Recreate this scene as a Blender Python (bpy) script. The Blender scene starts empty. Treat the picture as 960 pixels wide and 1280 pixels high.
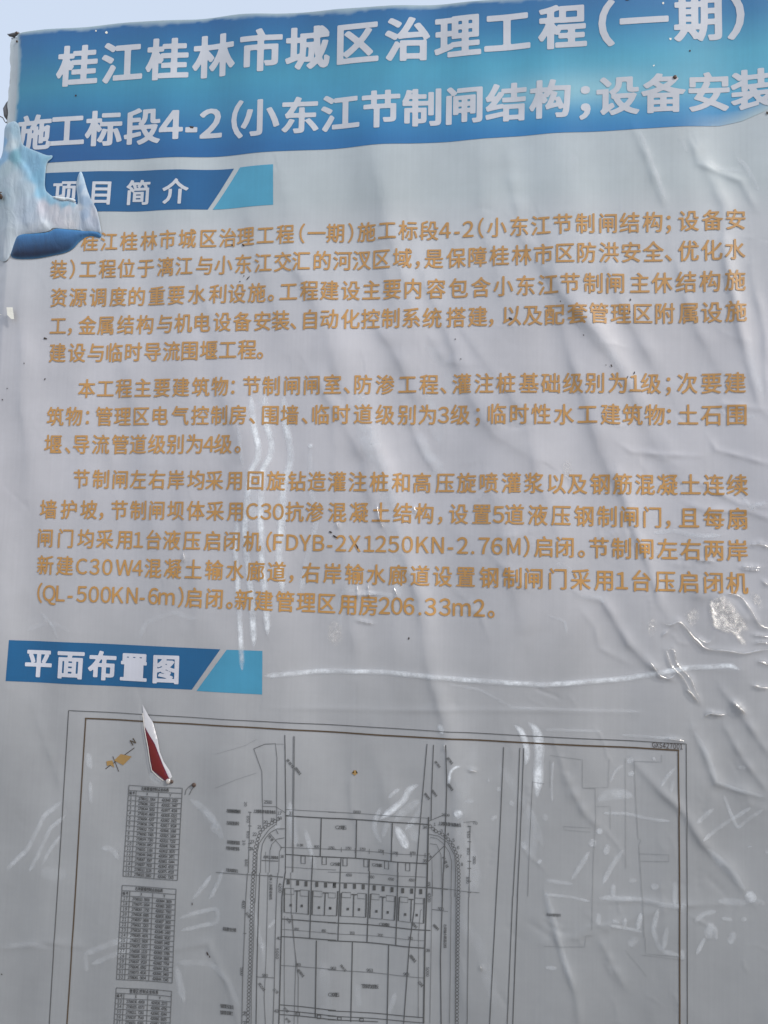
import bpy, bmesh, math, random
import numpy as np
from mathutils import Vector, Matrix
random.seed(7); rng = np.random.RandomState(11)
S = bpy.context.scene

# ------------------------------------------------------------------ camera
F = 924.0                                   # focal length in photo pixels (960 x 1280)
xb = np.array([7020.0, 115.0, -924.0]); xb /= np.linalg.norm(xb)      # board's right, in camera axes
zb = np.array([322.0, -12240.0, 924.0]); zb /= np.linalg.norm(zb)     # board's up
zb -= xb * xb.dot(zb); zb /= np.linalg.norm(zb)
yb = np.cross(zb, xb)
M = np.array([xb, yb, zb])                  # camera axes -> world
EYE = np.array([0.0, -2.0 * yb[2], 1.62])
cam_d = bpy.data.cameras.new('camera'); cam = bpy.data.objects.new('camera', cam_d)
S.collection.objects.link(cam); S.camera = cam
r_, u_, b_ = M @ [1, 0, 0], M @ [0, -1, 0], M @ [0, 0, -1]
mw = Matrix.Identity(4)
for i in range(3):
    mw[i][0], mw[i][1], mw[i][2], mw[i][3] = r_[i], u_[i], b_[i], EYE[i]
cam.matrix_world = mw
cam_d.sensor_fit = 'VERTICAL'; cam_d.sensor_height = 36.0; cam_d.lens = 36.0 * F / 1280.0
cam_d.clip_end = 3000; cam_d.clip_start = 0.05

# ------------------------------------------------------------------ world, sun, exposure
SUN_EL, SUN_AZ = math.radians(40), math.radians(64)      # azimuth: from straight in front of the board towards its right
w = bpy.data.worlds.new('World'); S.world = w; w.use_nodes = True
nt = w.node_tree; bg = nt.nodes['Background']
sky = nt.nodes.new('ShaderNodeTexSky'); sky.sky_type = 'NISHITA'; sky.sun_disc = False
sky.sun_elevation = SUN_EL
sdir = Vector((math.sin(SUN_AZ) * math.cos(SUN_EL), -math.cos(SUN_AZ) * math.cos(SUN_EL), math.sin(SUN_EL)))
sky.sun_rotation = math.atan2(sdir.x, sdir.y)
sky.air_density = 1.0; sky.dust_density = 7.0; sky.ozone_density = 1.5; sky.altitude = 100
hz = nt.nodes.new('ShaderNodeMix'); hz.data_type = 'RGBA'; hz.inputs['Factor'].default_value = .62     # thin bright overcast haze over the whole sky
hz.inputs['B'].default_value = (6.2, 7.0, 8.2, 1); nt.links.new(sky.outputs[0], hz.inputs['A'])
nt.links.new(hz.outputs['Result'], bg.inputs[0]); bg.inputs[1].default_value = 0.13
sl = bpy.data.lights.new('sun', 'SUN'); so = bpy.data.objects.new('sun', sl); S.collection.objects.link(so)
sl.energy = 2.2; sl.angle = math.radians(2); sl.color = (1.0, 0.96, 0.90)
so.rotation_euler = sdir.to_track_quat('Z', 'Y').to_euler(); so.location = (3, -4, 6)
S.view_settings.view_transform = 'Standard'; S.view_settings.look = 'None'
S.view_settings.exposure = 0.21; S.view_settings.gamma = 1.0

# ------------------------------------------------------------------ helpers
def P(px, py):
    """photo pixel -> point on the board's plane (x, z)"""
    px = np.asarray(px, float); py = np.asarray(py, float)
    d = np.stack([(px - 480) / F, (py - 640) / F, np.ones_like(px)], -1) @ M.T
    t = (-.018 - EYE[1]) / d[..., 1]           # the vinyl hangs about 18 mm in front of the frame
    return np.stack([EYE[0] + d[..., 0] * t, EYE[2] + d[..., 2] * t], -1)
def pxm(px, py): return float(np.linalg.norm(P(px + 1, py) - P(px, py)))   # metres per pixel there
def srgb(r, g, b, k=1.0):
    f = lambda c: ((c / 255.0) / 12.92 if c / 255.0 < .04045 else ((c / 255.0 + .055) / 1.055) ** 2.4) * k
    return (min(f(r), .95), min(f(g), .95), min(f(b), .95), 1)
def link(name, me, parent=None, mat=None):
    o = bpy.data.objects.new(name, me); S.collection.objects.link(o)
    if parent: o.parent = parent
    if mat and me is not None: me.materials.append(mat)
    return o
def mesh(name, V, Fc, smooth=True):
    me = bpy.data.meshes.new(name); me.from_pydata([tuple(v) for v in V], [], [tuple(f) for f in Fc]); me.update()
    if smooth: me.polygons.foreach_set('use_smooth', [True] * len(me.polygons))
    return me
def bsdf(m): return m.node_tree.nodes['Principled BSDF']
def mat(name, col, rough=.5, metal=0.0, coat=0.0, coat_rough=.1):
    m = bpy.data.materials.new(name); m.use_nodes = True; b = bsdf(m)
    b.inputs['Base Color'].default_value = col; b.inputs['Roughness'].default_value = rough
    b.inputs['Metallic'].default_value = metal; b.inputs['Coat Weight'].default_value = coat
    b.inputs['Coat Roughness'].default_value = coat_rough
    return m
def N(m, t, **kw):
    n = m.node_tree.nodes.new(t)
    for k, v in kw.items():
        if k in n.inputs: n.inputs[k].default_value = v
        else: setattr(n, k, v)
    return n
def L(m, a, b): m.node_tree.links.new(a, b)

# ------------------------------------------------------------------ pixel lists of the creases in the vinyl
def C(ox, oy, s, *pts): return [(ox + x / s, oy + y / s) for x, y in pts]
RIDGES = [  # (polyline, half width px, height mm)
 ([(455,470),(470,560),(495,640),(520,740),(545,860),(560,930),(585,1020)], 15, 7),
 ([(770,590),(790,650),(808,700),(825,755),(843,782)], 9, 6),
 ([(722,742),(755,752),(785,805),(812,832),(845,850)], 8, 6),
 ([(560,380),(600,440),(655,520),(672,590),(690,640),(705,700)], 11, 3.5),
 ([(700,380),(720,470),(752,560),(790,640)], 13, 5),
 ([(500,500),(530,565),(552,600)], 8, 3.5), ([(530,410),(556,450),(585,456)], 9, 3),
 (C(680,900,3.43,(640,40),(690,130),(740,270),(830,300),(950,330)), 8, 6),
 (C(680,900,3.43,(390,190),(490,300),(600,400),(680,530),(800,640),(890,780)), 8, 7),
 (C(680,900,3.43,(95,240),(130,330),(170,400),(240,470)), 7, 4.5),
 (C(680,900,3.43,(0,720),(40,860),(80,1010),(130,1166),(150,1330)), 6, 4.5),
 (C(680,900,3.43,(240,940),(300,1060),(350,1150)), 5, 3),
 ([(790,160),(808,200),(820,230),(835,262)], 7, 3.5), ([(862,172),(872,205),(925,225),(945,262)], 6, 3.5),
 ([(905,300),(920,400),(935,450),(950,510),(965,525)], 8, 5), ([(940,330),(955,420),(962,520)], 8, 4),
 ([(770,552),(790,565),(830,568),(878,570)], 4, 2.2), ([(885,545),(895,562),(930,572),(970,584)], 4, 2.6),
 ([(860,630),(890,640),(930,638),(965,650)], 6, 4), ([(870,600),(925,630),(960,635)], 5, 3),
 ([(328,845),(400,839),(480,840),(580,850),(680,857),(780,849),(860,835),(925,838)], 4.5, 2.0),
 ([(330,885),(480,888),(640,888),(800,892)], 4, 1.6),
 ([(170,850),(190,930),(215,975)], 6, -2), ([(300,240),(330,330),(360,440)], 16, 3),
 ([(395,420),(415,520),(430,640)], 14, 3), ([(470,180),(480,300),(500,420)], 16, 3),
 ([(120,420),(135,560),(160,700)], 15, 2.5), ([(220,560),(240,700),(250,800)], 12, 2.5),
 ([(30,330),(28,440),(36,620)], 12, 3.5), ([(600,200),(610,300),(640,400)], 15, 2.5),
 ([(690,920),(700,950),(712,1000)], 5, 2.5), ([(725,760),(745,785),(750,810),(788,830)], 5, 2.0),
 ([(610,690),(640,720),(665,740)], 7, 2.5), ([(560,760),(600,765),(612,800)], 4, 1.5),
 ([(200,1190),(260,1180),(285,1230),(300,1290)], 6, 2.5), ([(0,1185),(60,1178),(110,1185)], 6, 2.5),
 ([(40,880),(70,960),(80,1000)], 8, 2.0), ([(900,860),(930,900),(965,950)], 7, 5),
 ([(680,1180),(760,1160),(850,1130)], 8, 2.5), ([(750,1128),(800,1125),(850,1132),(905,1131)], 4, 2.6),
 ([(440,940),(438,1000),(452,1080)], 7, 2.2), ([(555,930),(570,1010),(575,1130),(580,1280)], 12, 3.5),
 ([(905,905),(930,950),(960,990)], 6, 4), ([(640,280),(690,350),(750,430),(770,450)], 12, 4),
 ([(840,310),(850,330),(862,395),(900,460)], 10, 4), ([(880,520),(905,505),(950,512)], 5, 3),
 ([(850,740),(890,745),(930,770),(965,775)], 16, 5),
]
RIDGES += [([(351,221),(372,327),(422,447),(457,546),(480,650)], 20, 7), ([(514,292),(549,384),(577,469),(620,540),(676,575)], 16, 6), ([(676,277),(705,362),(761,433),(804,518),(846,589)], 17, 7),
 ([(634,185),(648,256),(652,300)], 12, 3), ([(875,185),(903,256),(917,384),(931,447)], 14, 5), ([(386,461),(414,504),(457,575),(470,640)], 13, 5), ([(457,384),(492,433),(528,518)], 14, 5),
 ([(480,250),(505,350),(522,420)], 14, 4), ([(745,300),(800,420),(830,480)], 15, 5), ([(610,600),(640,700),(655,800)], 18, 4), ([(420,640),(440,760),(445,850)], 15, 4),
 ([(230,240),(262,380),(300,560),(330,760)], 26, 6), ([(150,330),(170,500),(200,700)], 24, 5), ([(330,900),(345,1050),(360,1250)], 20, 3.5), ([(470,930),(500,1080),(520,1250)], 22, 4.5)]
GLARE = [  # bright reflections off film creases, painted as pale streaks: (polyline, width px, strength)
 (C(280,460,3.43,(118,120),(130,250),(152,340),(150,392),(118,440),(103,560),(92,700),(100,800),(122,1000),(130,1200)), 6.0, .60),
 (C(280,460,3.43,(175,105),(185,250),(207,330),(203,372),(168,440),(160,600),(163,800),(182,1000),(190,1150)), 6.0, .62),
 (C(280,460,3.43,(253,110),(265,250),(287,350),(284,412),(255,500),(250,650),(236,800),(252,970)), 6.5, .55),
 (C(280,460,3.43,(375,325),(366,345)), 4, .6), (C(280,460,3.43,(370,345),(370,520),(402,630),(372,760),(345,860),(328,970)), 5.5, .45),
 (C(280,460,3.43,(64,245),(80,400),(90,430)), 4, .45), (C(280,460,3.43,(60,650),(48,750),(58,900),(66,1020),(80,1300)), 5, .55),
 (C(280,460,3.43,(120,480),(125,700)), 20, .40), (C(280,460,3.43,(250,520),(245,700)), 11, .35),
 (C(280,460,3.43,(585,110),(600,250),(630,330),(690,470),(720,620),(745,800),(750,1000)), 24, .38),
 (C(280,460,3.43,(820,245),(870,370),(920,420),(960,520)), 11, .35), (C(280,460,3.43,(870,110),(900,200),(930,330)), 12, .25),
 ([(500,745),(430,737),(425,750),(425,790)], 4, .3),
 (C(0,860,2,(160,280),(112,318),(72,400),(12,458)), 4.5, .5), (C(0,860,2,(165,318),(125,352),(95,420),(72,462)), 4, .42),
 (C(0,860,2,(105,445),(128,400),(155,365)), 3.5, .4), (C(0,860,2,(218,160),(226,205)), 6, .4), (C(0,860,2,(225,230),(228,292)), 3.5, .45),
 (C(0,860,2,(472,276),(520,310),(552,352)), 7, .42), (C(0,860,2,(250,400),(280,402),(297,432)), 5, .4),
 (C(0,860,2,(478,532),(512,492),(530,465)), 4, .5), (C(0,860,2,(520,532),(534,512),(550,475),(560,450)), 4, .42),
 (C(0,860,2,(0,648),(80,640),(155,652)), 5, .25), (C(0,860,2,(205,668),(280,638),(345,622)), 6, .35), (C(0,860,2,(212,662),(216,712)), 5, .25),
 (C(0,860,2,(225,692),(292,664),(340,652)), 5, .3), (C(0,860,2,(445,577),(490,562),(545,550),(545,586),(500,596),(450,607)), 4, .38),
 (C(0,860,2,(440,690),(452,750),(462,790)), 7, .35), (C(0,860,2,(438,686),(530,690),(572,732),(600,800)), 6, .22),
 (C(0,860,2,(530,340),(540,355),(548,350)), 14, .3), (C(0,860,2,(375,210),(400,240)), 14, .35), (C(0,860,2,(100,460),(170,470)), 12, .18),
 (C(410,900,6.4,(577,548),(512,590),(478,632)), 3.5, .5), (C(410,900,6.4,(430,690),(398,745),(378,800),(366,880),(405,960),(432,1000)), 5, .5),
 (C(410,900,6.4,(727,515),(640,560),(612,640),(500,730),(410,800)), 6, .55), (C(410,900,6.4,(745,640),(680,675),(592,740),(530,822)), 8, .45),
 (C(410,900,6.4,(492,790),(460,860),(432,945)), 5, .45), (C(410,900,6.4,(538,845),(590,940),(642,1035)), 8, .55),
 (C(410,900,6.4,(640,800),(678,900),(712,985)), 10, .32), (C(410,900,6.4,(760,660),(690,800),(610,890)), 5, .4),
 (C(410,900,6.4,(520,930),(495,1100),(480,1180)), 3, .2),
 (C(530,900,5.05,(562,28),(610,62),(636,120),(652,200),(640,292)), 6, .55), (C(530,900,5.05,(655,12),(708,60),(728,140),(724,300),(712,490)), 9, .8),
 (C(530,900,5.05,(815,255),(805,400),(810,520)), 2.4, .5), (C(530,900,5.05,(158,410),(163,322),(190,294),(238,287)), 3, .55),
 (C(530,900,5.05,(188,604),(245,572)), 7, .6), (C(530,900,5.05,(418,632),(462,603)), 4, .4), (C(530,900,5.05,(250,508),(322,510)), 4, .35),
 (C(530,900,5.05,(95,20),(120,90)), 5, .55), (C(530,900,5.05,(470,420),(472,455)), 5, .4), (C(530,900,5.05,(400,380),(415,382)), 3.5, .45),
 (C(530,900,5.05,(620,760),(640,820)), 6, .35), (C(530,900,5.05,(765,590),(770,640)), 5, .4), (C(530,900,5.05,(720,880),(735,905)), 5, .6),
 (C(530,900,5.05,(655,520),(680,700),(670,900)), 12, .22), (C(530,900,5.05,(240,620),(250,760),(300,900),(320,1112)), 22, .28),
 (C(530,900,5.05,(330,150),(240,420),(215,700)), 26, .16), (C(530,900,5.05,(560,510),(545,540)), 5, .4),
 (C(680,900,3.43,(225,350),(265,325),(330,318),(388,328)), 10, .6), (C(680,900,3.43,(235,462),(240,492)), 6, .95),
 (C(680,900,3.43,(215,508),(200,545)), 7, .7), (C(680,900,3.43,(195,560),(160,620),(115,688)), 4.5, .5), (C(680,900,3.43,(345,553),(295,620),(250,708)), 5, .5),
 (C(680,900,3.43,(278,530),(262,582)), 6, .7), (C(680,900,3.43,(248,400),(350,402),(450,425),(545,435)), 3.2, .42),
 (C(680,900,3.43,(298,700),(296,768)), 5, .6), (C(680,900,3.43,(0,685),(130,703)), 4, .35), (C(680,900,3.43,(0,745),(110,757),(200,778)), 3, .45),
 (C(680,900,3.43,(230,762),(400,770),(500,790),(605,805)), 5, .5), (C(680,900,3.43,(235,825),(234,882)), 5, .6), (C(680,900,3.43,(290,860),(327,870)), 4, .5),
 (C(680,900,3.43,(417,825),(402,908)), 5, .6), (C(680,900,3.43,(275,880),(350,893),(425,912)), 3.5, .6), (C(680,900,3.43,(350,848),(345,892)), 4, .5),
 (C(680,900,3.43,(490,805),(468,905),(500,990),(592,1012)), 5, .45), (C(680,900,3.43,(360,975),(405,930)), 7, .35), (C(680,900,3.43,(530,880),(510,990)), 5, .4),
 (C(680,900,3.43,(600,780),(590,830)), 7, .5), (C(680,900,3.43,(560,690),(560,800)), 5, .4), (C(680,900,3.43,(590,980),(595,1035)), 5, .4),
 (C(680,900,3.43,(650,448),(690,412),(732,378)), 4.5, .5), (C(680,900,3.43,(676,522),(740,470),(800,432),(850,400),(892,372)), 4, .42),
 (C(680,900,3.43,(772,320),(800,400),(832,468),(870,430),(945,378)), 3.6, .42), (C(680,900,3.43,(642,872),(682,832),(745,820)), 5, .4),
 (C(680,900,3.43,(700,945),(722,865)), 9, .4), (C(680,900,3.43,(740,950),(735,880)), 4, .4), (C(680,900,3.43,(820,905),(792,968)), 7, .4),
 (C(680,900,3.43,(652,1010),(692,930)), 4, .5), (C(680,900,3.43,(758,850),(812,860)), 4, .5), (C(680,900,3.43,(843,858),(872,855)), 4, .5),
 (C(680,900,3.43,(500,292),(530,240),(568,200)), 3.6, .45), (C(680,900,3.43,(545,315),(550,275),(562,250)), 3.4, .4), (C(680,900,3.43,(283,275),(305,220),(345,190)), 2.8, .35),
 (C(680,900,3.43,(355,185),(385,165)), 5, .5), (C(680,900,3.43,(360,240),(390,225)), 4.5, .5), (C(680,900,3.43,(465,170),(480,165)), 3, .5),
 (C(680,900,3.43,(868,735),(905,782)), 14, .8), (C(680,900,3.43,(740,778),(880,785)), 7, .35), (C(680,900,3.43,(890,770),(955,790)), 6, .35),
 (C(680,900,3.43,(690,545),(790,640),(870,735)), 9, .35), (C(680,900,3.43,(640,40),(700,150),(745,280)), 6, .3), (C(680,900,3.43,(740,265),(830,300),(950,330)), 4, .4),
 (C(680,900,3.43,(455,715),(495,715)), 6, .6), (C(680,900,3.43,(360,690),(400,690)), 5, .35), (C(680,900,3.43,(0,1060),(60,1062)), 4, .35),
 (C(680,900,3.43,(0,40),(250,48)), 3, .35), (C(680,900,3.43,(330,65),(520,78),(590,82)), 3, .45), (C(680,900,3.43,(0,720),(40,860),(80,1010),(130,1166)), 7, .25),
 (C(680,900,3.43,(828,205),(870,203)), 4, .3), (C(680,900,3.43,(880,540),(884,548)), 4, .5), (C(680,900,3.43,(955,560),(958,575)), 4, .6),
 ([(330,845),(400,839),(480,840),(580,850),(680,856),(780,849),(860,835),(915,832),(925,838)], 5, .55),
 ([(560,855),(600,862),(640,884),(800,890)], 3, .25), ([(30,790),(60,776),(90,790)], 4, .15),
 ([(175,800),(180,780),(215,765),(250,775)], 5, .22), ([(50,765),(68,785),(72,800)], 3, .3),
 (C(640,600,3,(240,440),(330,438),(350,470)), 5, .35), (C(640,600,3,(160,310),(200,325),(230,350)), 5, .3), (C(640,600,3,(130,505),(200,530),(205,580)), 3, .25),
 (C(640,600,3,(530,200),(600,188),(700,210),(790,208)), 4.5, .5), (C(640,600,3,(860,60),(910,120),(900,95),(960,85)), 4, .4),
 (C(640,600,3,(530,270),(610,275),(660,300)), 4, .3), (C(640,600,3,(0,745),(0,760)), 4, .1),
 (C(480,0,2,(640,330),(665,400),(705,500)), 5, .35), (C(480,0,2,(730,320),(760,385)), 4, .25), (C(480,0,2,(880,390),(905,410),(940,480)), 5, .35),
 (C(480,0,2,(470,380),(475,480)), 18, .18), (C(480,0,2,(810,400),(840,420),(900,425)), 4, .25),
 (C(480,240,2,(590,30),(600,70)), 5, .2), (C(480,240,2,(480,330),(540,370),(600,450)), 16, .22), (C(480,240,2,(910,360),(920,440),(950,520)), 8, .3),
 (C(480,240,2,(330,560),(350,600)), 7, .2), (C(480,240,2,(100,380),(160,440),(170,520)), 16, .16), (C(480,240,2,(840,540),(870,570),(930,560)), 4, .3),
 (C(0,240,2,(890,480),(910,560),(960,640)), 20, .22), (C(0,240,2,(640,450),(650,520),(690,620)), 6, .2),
 ([(620,950),(660,1010),(680,1060)], 8, .18), ([(560,1130),(600,1180),(620,1260)], 12, .16), ([(485,1270),(495,1240)], 5, .3),
 ([(445,1230),(450,1262)], 6, .2), ([(345,1040),(352,1010)], 5, .3), ([(362,1000),(366,1040),(372,1062)], 8, .5), ([(381,1035),(388,1060),(391,1070)], 5, .4),
 ([(388,1062),(395,1090)], 5, .3), ([(312,1120),(320,1150),(330,1190)], 5, .3), ([(335,1160),(346,1148)], 3, .4),
 ([(330,1175),(332,1205)], 7, .22), ([(405,1200),(408,1275)], 12, .14), ([(250,1010),(270,1030),(280,1050)], 9, .2),
]
GLOSSY = [  # narrow, sharp folds of the shiny film that catch the sun
 (C(640,600,3,(565,535),(600,547),(622,528),(660,560),(690,602),(722,632),(800,642),(880,650),(965,632)), 3.6),
 (C(640,600,3,(800,425),(860,435),(900,500),(930,548),(965,560)), 3.0), (C(640,600,3,(888,243),(930,238),(965,258)), 3),
 (C(640,600,3,(690,300),(760,306)), 2.2), (C(640,600,3,(855,325),(935,328)), 2.6), (C(640,600,3,(860,335),(930,340)), 2.0),
 (C(640,600,3,(578,636),(592,690),(640,740),(690,830)), 3.2), (C(640,600,3,(578,636),(606,630),(618,690),(670,745),(706,826)), 3.4),
 (C(640,600,3,(515,680),(555,738),(600,748),(612,728)), 3), (C(640,600,3,(898,768),(930,780),(965,778)), 3), (C(640,600,3,(918,680),(950,684),(965,700)), 3.0),
 (C(640,600,3,(824,822),(850,850),(875,885)), 4), (C(640,600,3,(735,872),(760,882),(800,880)), 2.6), (C(640,600,3,(905,612),(940,606),(965,618)), 2.6),
 (C(640,600,3,(935,375),(965,400)), 2.4), (C(640,600,3,(900,580),(965,590)), 2.2),
 (C(280,460,3.43,(483,660),(492,690)), 2.2), (C(280,460,3.43,(655,590),(665,640),(685,690)), 1.8), (C(280,460,3.43,(810,590),(822,625)), 2.4),
 (C(280,460,3.43,(730,940),(742,985)), 2.0), (C(280,460,3.43,(570,930),(580,1000)), 2.0),
 (C(0,540,2,(460,300),(462,330)), 3), (C(0,540,2,(920,380),(925,420)), 2), (C(0,540,2,(890,470),(935,480)), 2), (C(0,540,2,(870,410),(950,405)), 1.8),
 (C(530,900,5.05,(278,314),(332,324)), 2.2), (C(530,900,5.05,(128,150),(130,190)), 1.6), (C(480,860,2,(705,125),(752,133)), 2.4),
 (C(480,860,2,(752,0),(775,20),(790,40)), 3.0), (C(480,860,2,(870,35),(895,55),(905,62)), 3.4), (C(480,860,2,(800,75),(812,62),(848,68)), 2.6),
 (C(480,860,2,(240,690),(245,705)), 2), ([(872,796),(884,806),(890,800)], 2.2), ([(835,788),(828,795)], 2),
]

# ------------------------------------------------------------------ the relief of the vinyl
TLp, TRp = P(14, 40.5), P(1015, -33)
X0, X1 = float(P(12.8, 40)[0]), float(TRp[0]) + .02
slopeT = (TRp[1] - TLp[1]) / (TRp[0] - TLp[0])
Z1 = float(max(TLp[1], TRp[1])); Z0 = 0.22
STEP = 0.0036
gx = np.arange(X0, X1 + STEP, STEP); gz = np.arange(Z0, Z1 + STEP * 3, STEP)
GX, GZ = np.meshgrid(gx, gz)
H = np.zeros_like(GX)
def add_ridge(poly, wpx, hmm):
    pts = P([p[0] for p in poly], [p[1] for p in poly])
    mx, my = poly[len(poly)//2]; wd = wpx * pxm(mx, my) * .75
    r = wd * 3.2
    i0, i1 = np.searchsorted(gx, [pts[:,0].min()-r, pts[:,0].max()+r]); j0, j1 = np.searchsorted(gz, [pts[:,1].min()-r, pts[:,1].max()+r])
    if i1 <= i0 or j1 <= j0: return
    X = GX[j0:j1, i0:i1]; Z = GZ[j0:j1, i0:i1]
    wob = .22 * wd * np.sin(Z * 24 + X * 17 + wpx) + .05 * wd * np.sin(Z * 91 - X * 60)
    X = X + wob
    seg = np.linalg.norm(np.diff(pts, axis=0), axis=1); tot = seg.sum(); acc = 0
    bd = np.full(X.shape, 1e9); bt = np.zeros(X.shape); sd = np.zeros(X.shape)
    for a, b, s in zip(pts[:-1], pts[1:], seg):
        ab = b - a; t = np.clip(((X - a[0]) * ab[0] + (Z - a[1]) * ab[1]) / (s * s), 0, 1)
        d = np.hypot(X - a[0] - t * ab[0], Z - a[1] - t * ab[1]); k = d < bd
        bd[k] = d[k]; bt[k] = ((acc + t * s) / tot)[k]; sd[k] = (np.sign(ab[0] * (Z - a[1]) - ab[1] * (X - a[0])))[k]; acc += s
    taper = np.clip(np.sin(np.pi * np.clip(bt, .03, .97)), 0, 1) ** .5 * (.8 + .2 * np.sin(bt * 23 + wpx))
    q = bd / (wd * np.where(sd > 0, 1.3, .72 if wpx >= 6 else .9))
    H[j0:j1, i0:i1] += hmm * .001 * taper * (1 / (1 + q ** 2.4) - .0) * np.exp(-(q / 2.6) ** 4)
for a in RIDGES: add_ridge(a[0], a[1], a[2] * (.9 if a[1] >= 12 else .7))
for poly, wpx, st in GLARE:
    if wpx < 14: add_ridge(poly, max(wpx * 1.1, 3.2), .12 + .4 * st)
for poly, wpx in GLOSSY: add_ridge(poly, wpx * 1.1, 2.4)
# loose vertical drape, buckling and small dents
for k in range(26):
    fx = rng.uniform(3, 20); fz = rng.uniform(-3.5, 3.5) + .28 * fx
    H += (0.0095 / fx) * np.sin(GX * fx * 2 + GZ * fz + rng.uniform(0, 6.28)) * (.55 + .45 * np.sin(GZ * rng.uniform(1, 3) + rng.uniform(0, 6)))
for k in range(420):
    cx, cz = rng.uniform(X0, X1), rng.uniform(Z0, Z1); s = rng.uniform(.006, .028); a = rng.uniform(-.7, .35); el = rng.uniform(1, 4)
    right = (cx - X0) / (X1 - X0); amp = rng.uniform(.15, .55) * .06 * s * (.5 + right * .9 if cz < 2.3 else .35)
    i0, i1 = np.searchsorted(gx, [cx - s*9, cx + s*9]); j0, j1 = np.searchsorted(gz, [cz - s*9, cz + s*9])
    X = GX[j0:j1, i0:i1] - cx; Z = GZ[j0:j1, i0:i1] - cz
    p = X * math.cos(a) - Z * math.sin(a); q = (X * math.sin(a) + Z * math.cos(a)) / el
    H[j0:j1, i0:i1] += amp * rng.choice([-1, 1, 1]) * np.exp(-(p*p + q*q) / (s*s))
for k in range(150):
    px_ = rng.uniform(0, 960) if k % 3 else rng.uniform(560, 960); py_ = rng.uniform(250, 1280); a = rng.choice([rng.normal(1.15, .3), rng.normal(.15, .3), rng.normal(2.2, .3)], p=[.6, .25, .15]); ln = rng.uniform(12, 60)
    pl = [(px_, py_)]
    for q in range(4): a += rng.normal(0, .28); pl.append((pl[-1][0] + ln/4*math.cos(a), pl[-1][1] + ln/4*math.sin(a)))
    add_ridge(pl, rng.uniform(2.0, 5), rng.uniform(.3, .9) * (1.3 if px_ > 560 and py_ > 500 else .6) * rng.choice([1, 1, -1]))
H += 0.018 - H.mean()
_fl = np.clip((GX - X0) / .045, 0, 1); _fl = _fl * _fl * (3 - 2 * _fl); H = H * _fl + .010 * (1 - _fl)      # the sheet lies tight against the frame at its left edge
H = np.where(H < .008, .002 + .006 * np.exp((np.minimum(H, .008) - .008) / .006), H)      # it cannot pass through the backing
def hgt(x, z):
    fx = np.clip((np.asarray(x) - gx[0]) / STEP, 0, len(gx) - 1.001); fz = np.clip((np.asarray(z) - gz[0]) / STEP, 0, len(gz) - 1.001)
    i = fx.astype(int); j = fz.astype(int); a = fx - i; b = fz - j
    return H[j, i]*(1-a)*(1-b) + H[j, i+1]*a*(1-b) + H[j+1, i]*(1-a)*b + H[j+1, i+1]*a*b
def drape(xz, off):
    xz = np.asarray(xz); return np.stack([xz[:, 0], -hgt(xz[:, 0], xz[:, 1]) - off, xz[:, 1]], -1)

HZ_, HX_ = np.gradient(H, STEP)
def hgrad(x, z):
    i = np.clip(np.rint((x - gx[0]) / STEP).astype(int), 0, len(gx) - 1); j = np.clip(np.rint((z - gz[0]) / STEP).astype(int), 0, len(gz) - 1)
    return HX_[j, i], HZ_[j, i]
def relief_normals(me):
    n = len(me.vertices); co = np.empty(n * 3); me.vertices.foreach_get('co', co); co = co.reshape(-1, 3)
    a, b = hgrad(co[:, 0], co[:, 2]); v = np.stack([-a, -np.ones_like(a), -b], -1); v /= np.linalg.norm(v, axis=1)[:, None]
    me.normals_split_custom_set_from_vertices(v.tolist())
# ------------------------------------------------------------------ materials
def weave_bump(m, strength=.12, extra=None):
    b = bsdf(m); tc = N(m, 'ShaderNodeTexCoord')
    w1 = N(m, 'ShaderNodeTexWave', wave_type='BANDS', bands_direction='X'); w1.inputs['Scale'].default_value = 190; w1.inputs['Distortion'].default_value = 1.2
    w2 = N(m, 'ShaderNodeTexWave', wave_type='BANDS', bands_direction='Z'); w2.inputs['Scale'].default_value = 190; w2.inputs['Distortion'].default_value = 1.2
    n = N(m, 'ShaderNodeTexNoise'); n.inputs['Scale'].default_value = 45; n.inputs['Detail'].default_value = 5
    for q in (w1, w2, n): L(m, tc.outputs['Object'], q.inputs['Vector'])
    a = N(m, 'ShaderNodeMath', operation='ADD'); L(m, w1.outputs[1], a.inputs[0]); L(m, w2.outputs[1], a.inputs[1])
    a2 = N(m, 'ShaderNodeMath', operation='MULTIPLY_ADD'); L(m, n.outputs[0], a2.inputs[0]); a2.inputs[1].default_value = 2.5; L(m, a.outputs[0], a2.inputs[2])
    bp = N(m, 'ShaderNodeBump'); bp.inputs['Strength'].default_value = strength; bp.inputs['Distance'].default_value = .0006
    L(m, a2.outputs[0], bp.inputs['Height']); L(m, bp.outputs[0], b.inputs['Normal']); L(m, bp.outputs[0], b.inputs['Coat Normal'])
    return tc
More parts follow.
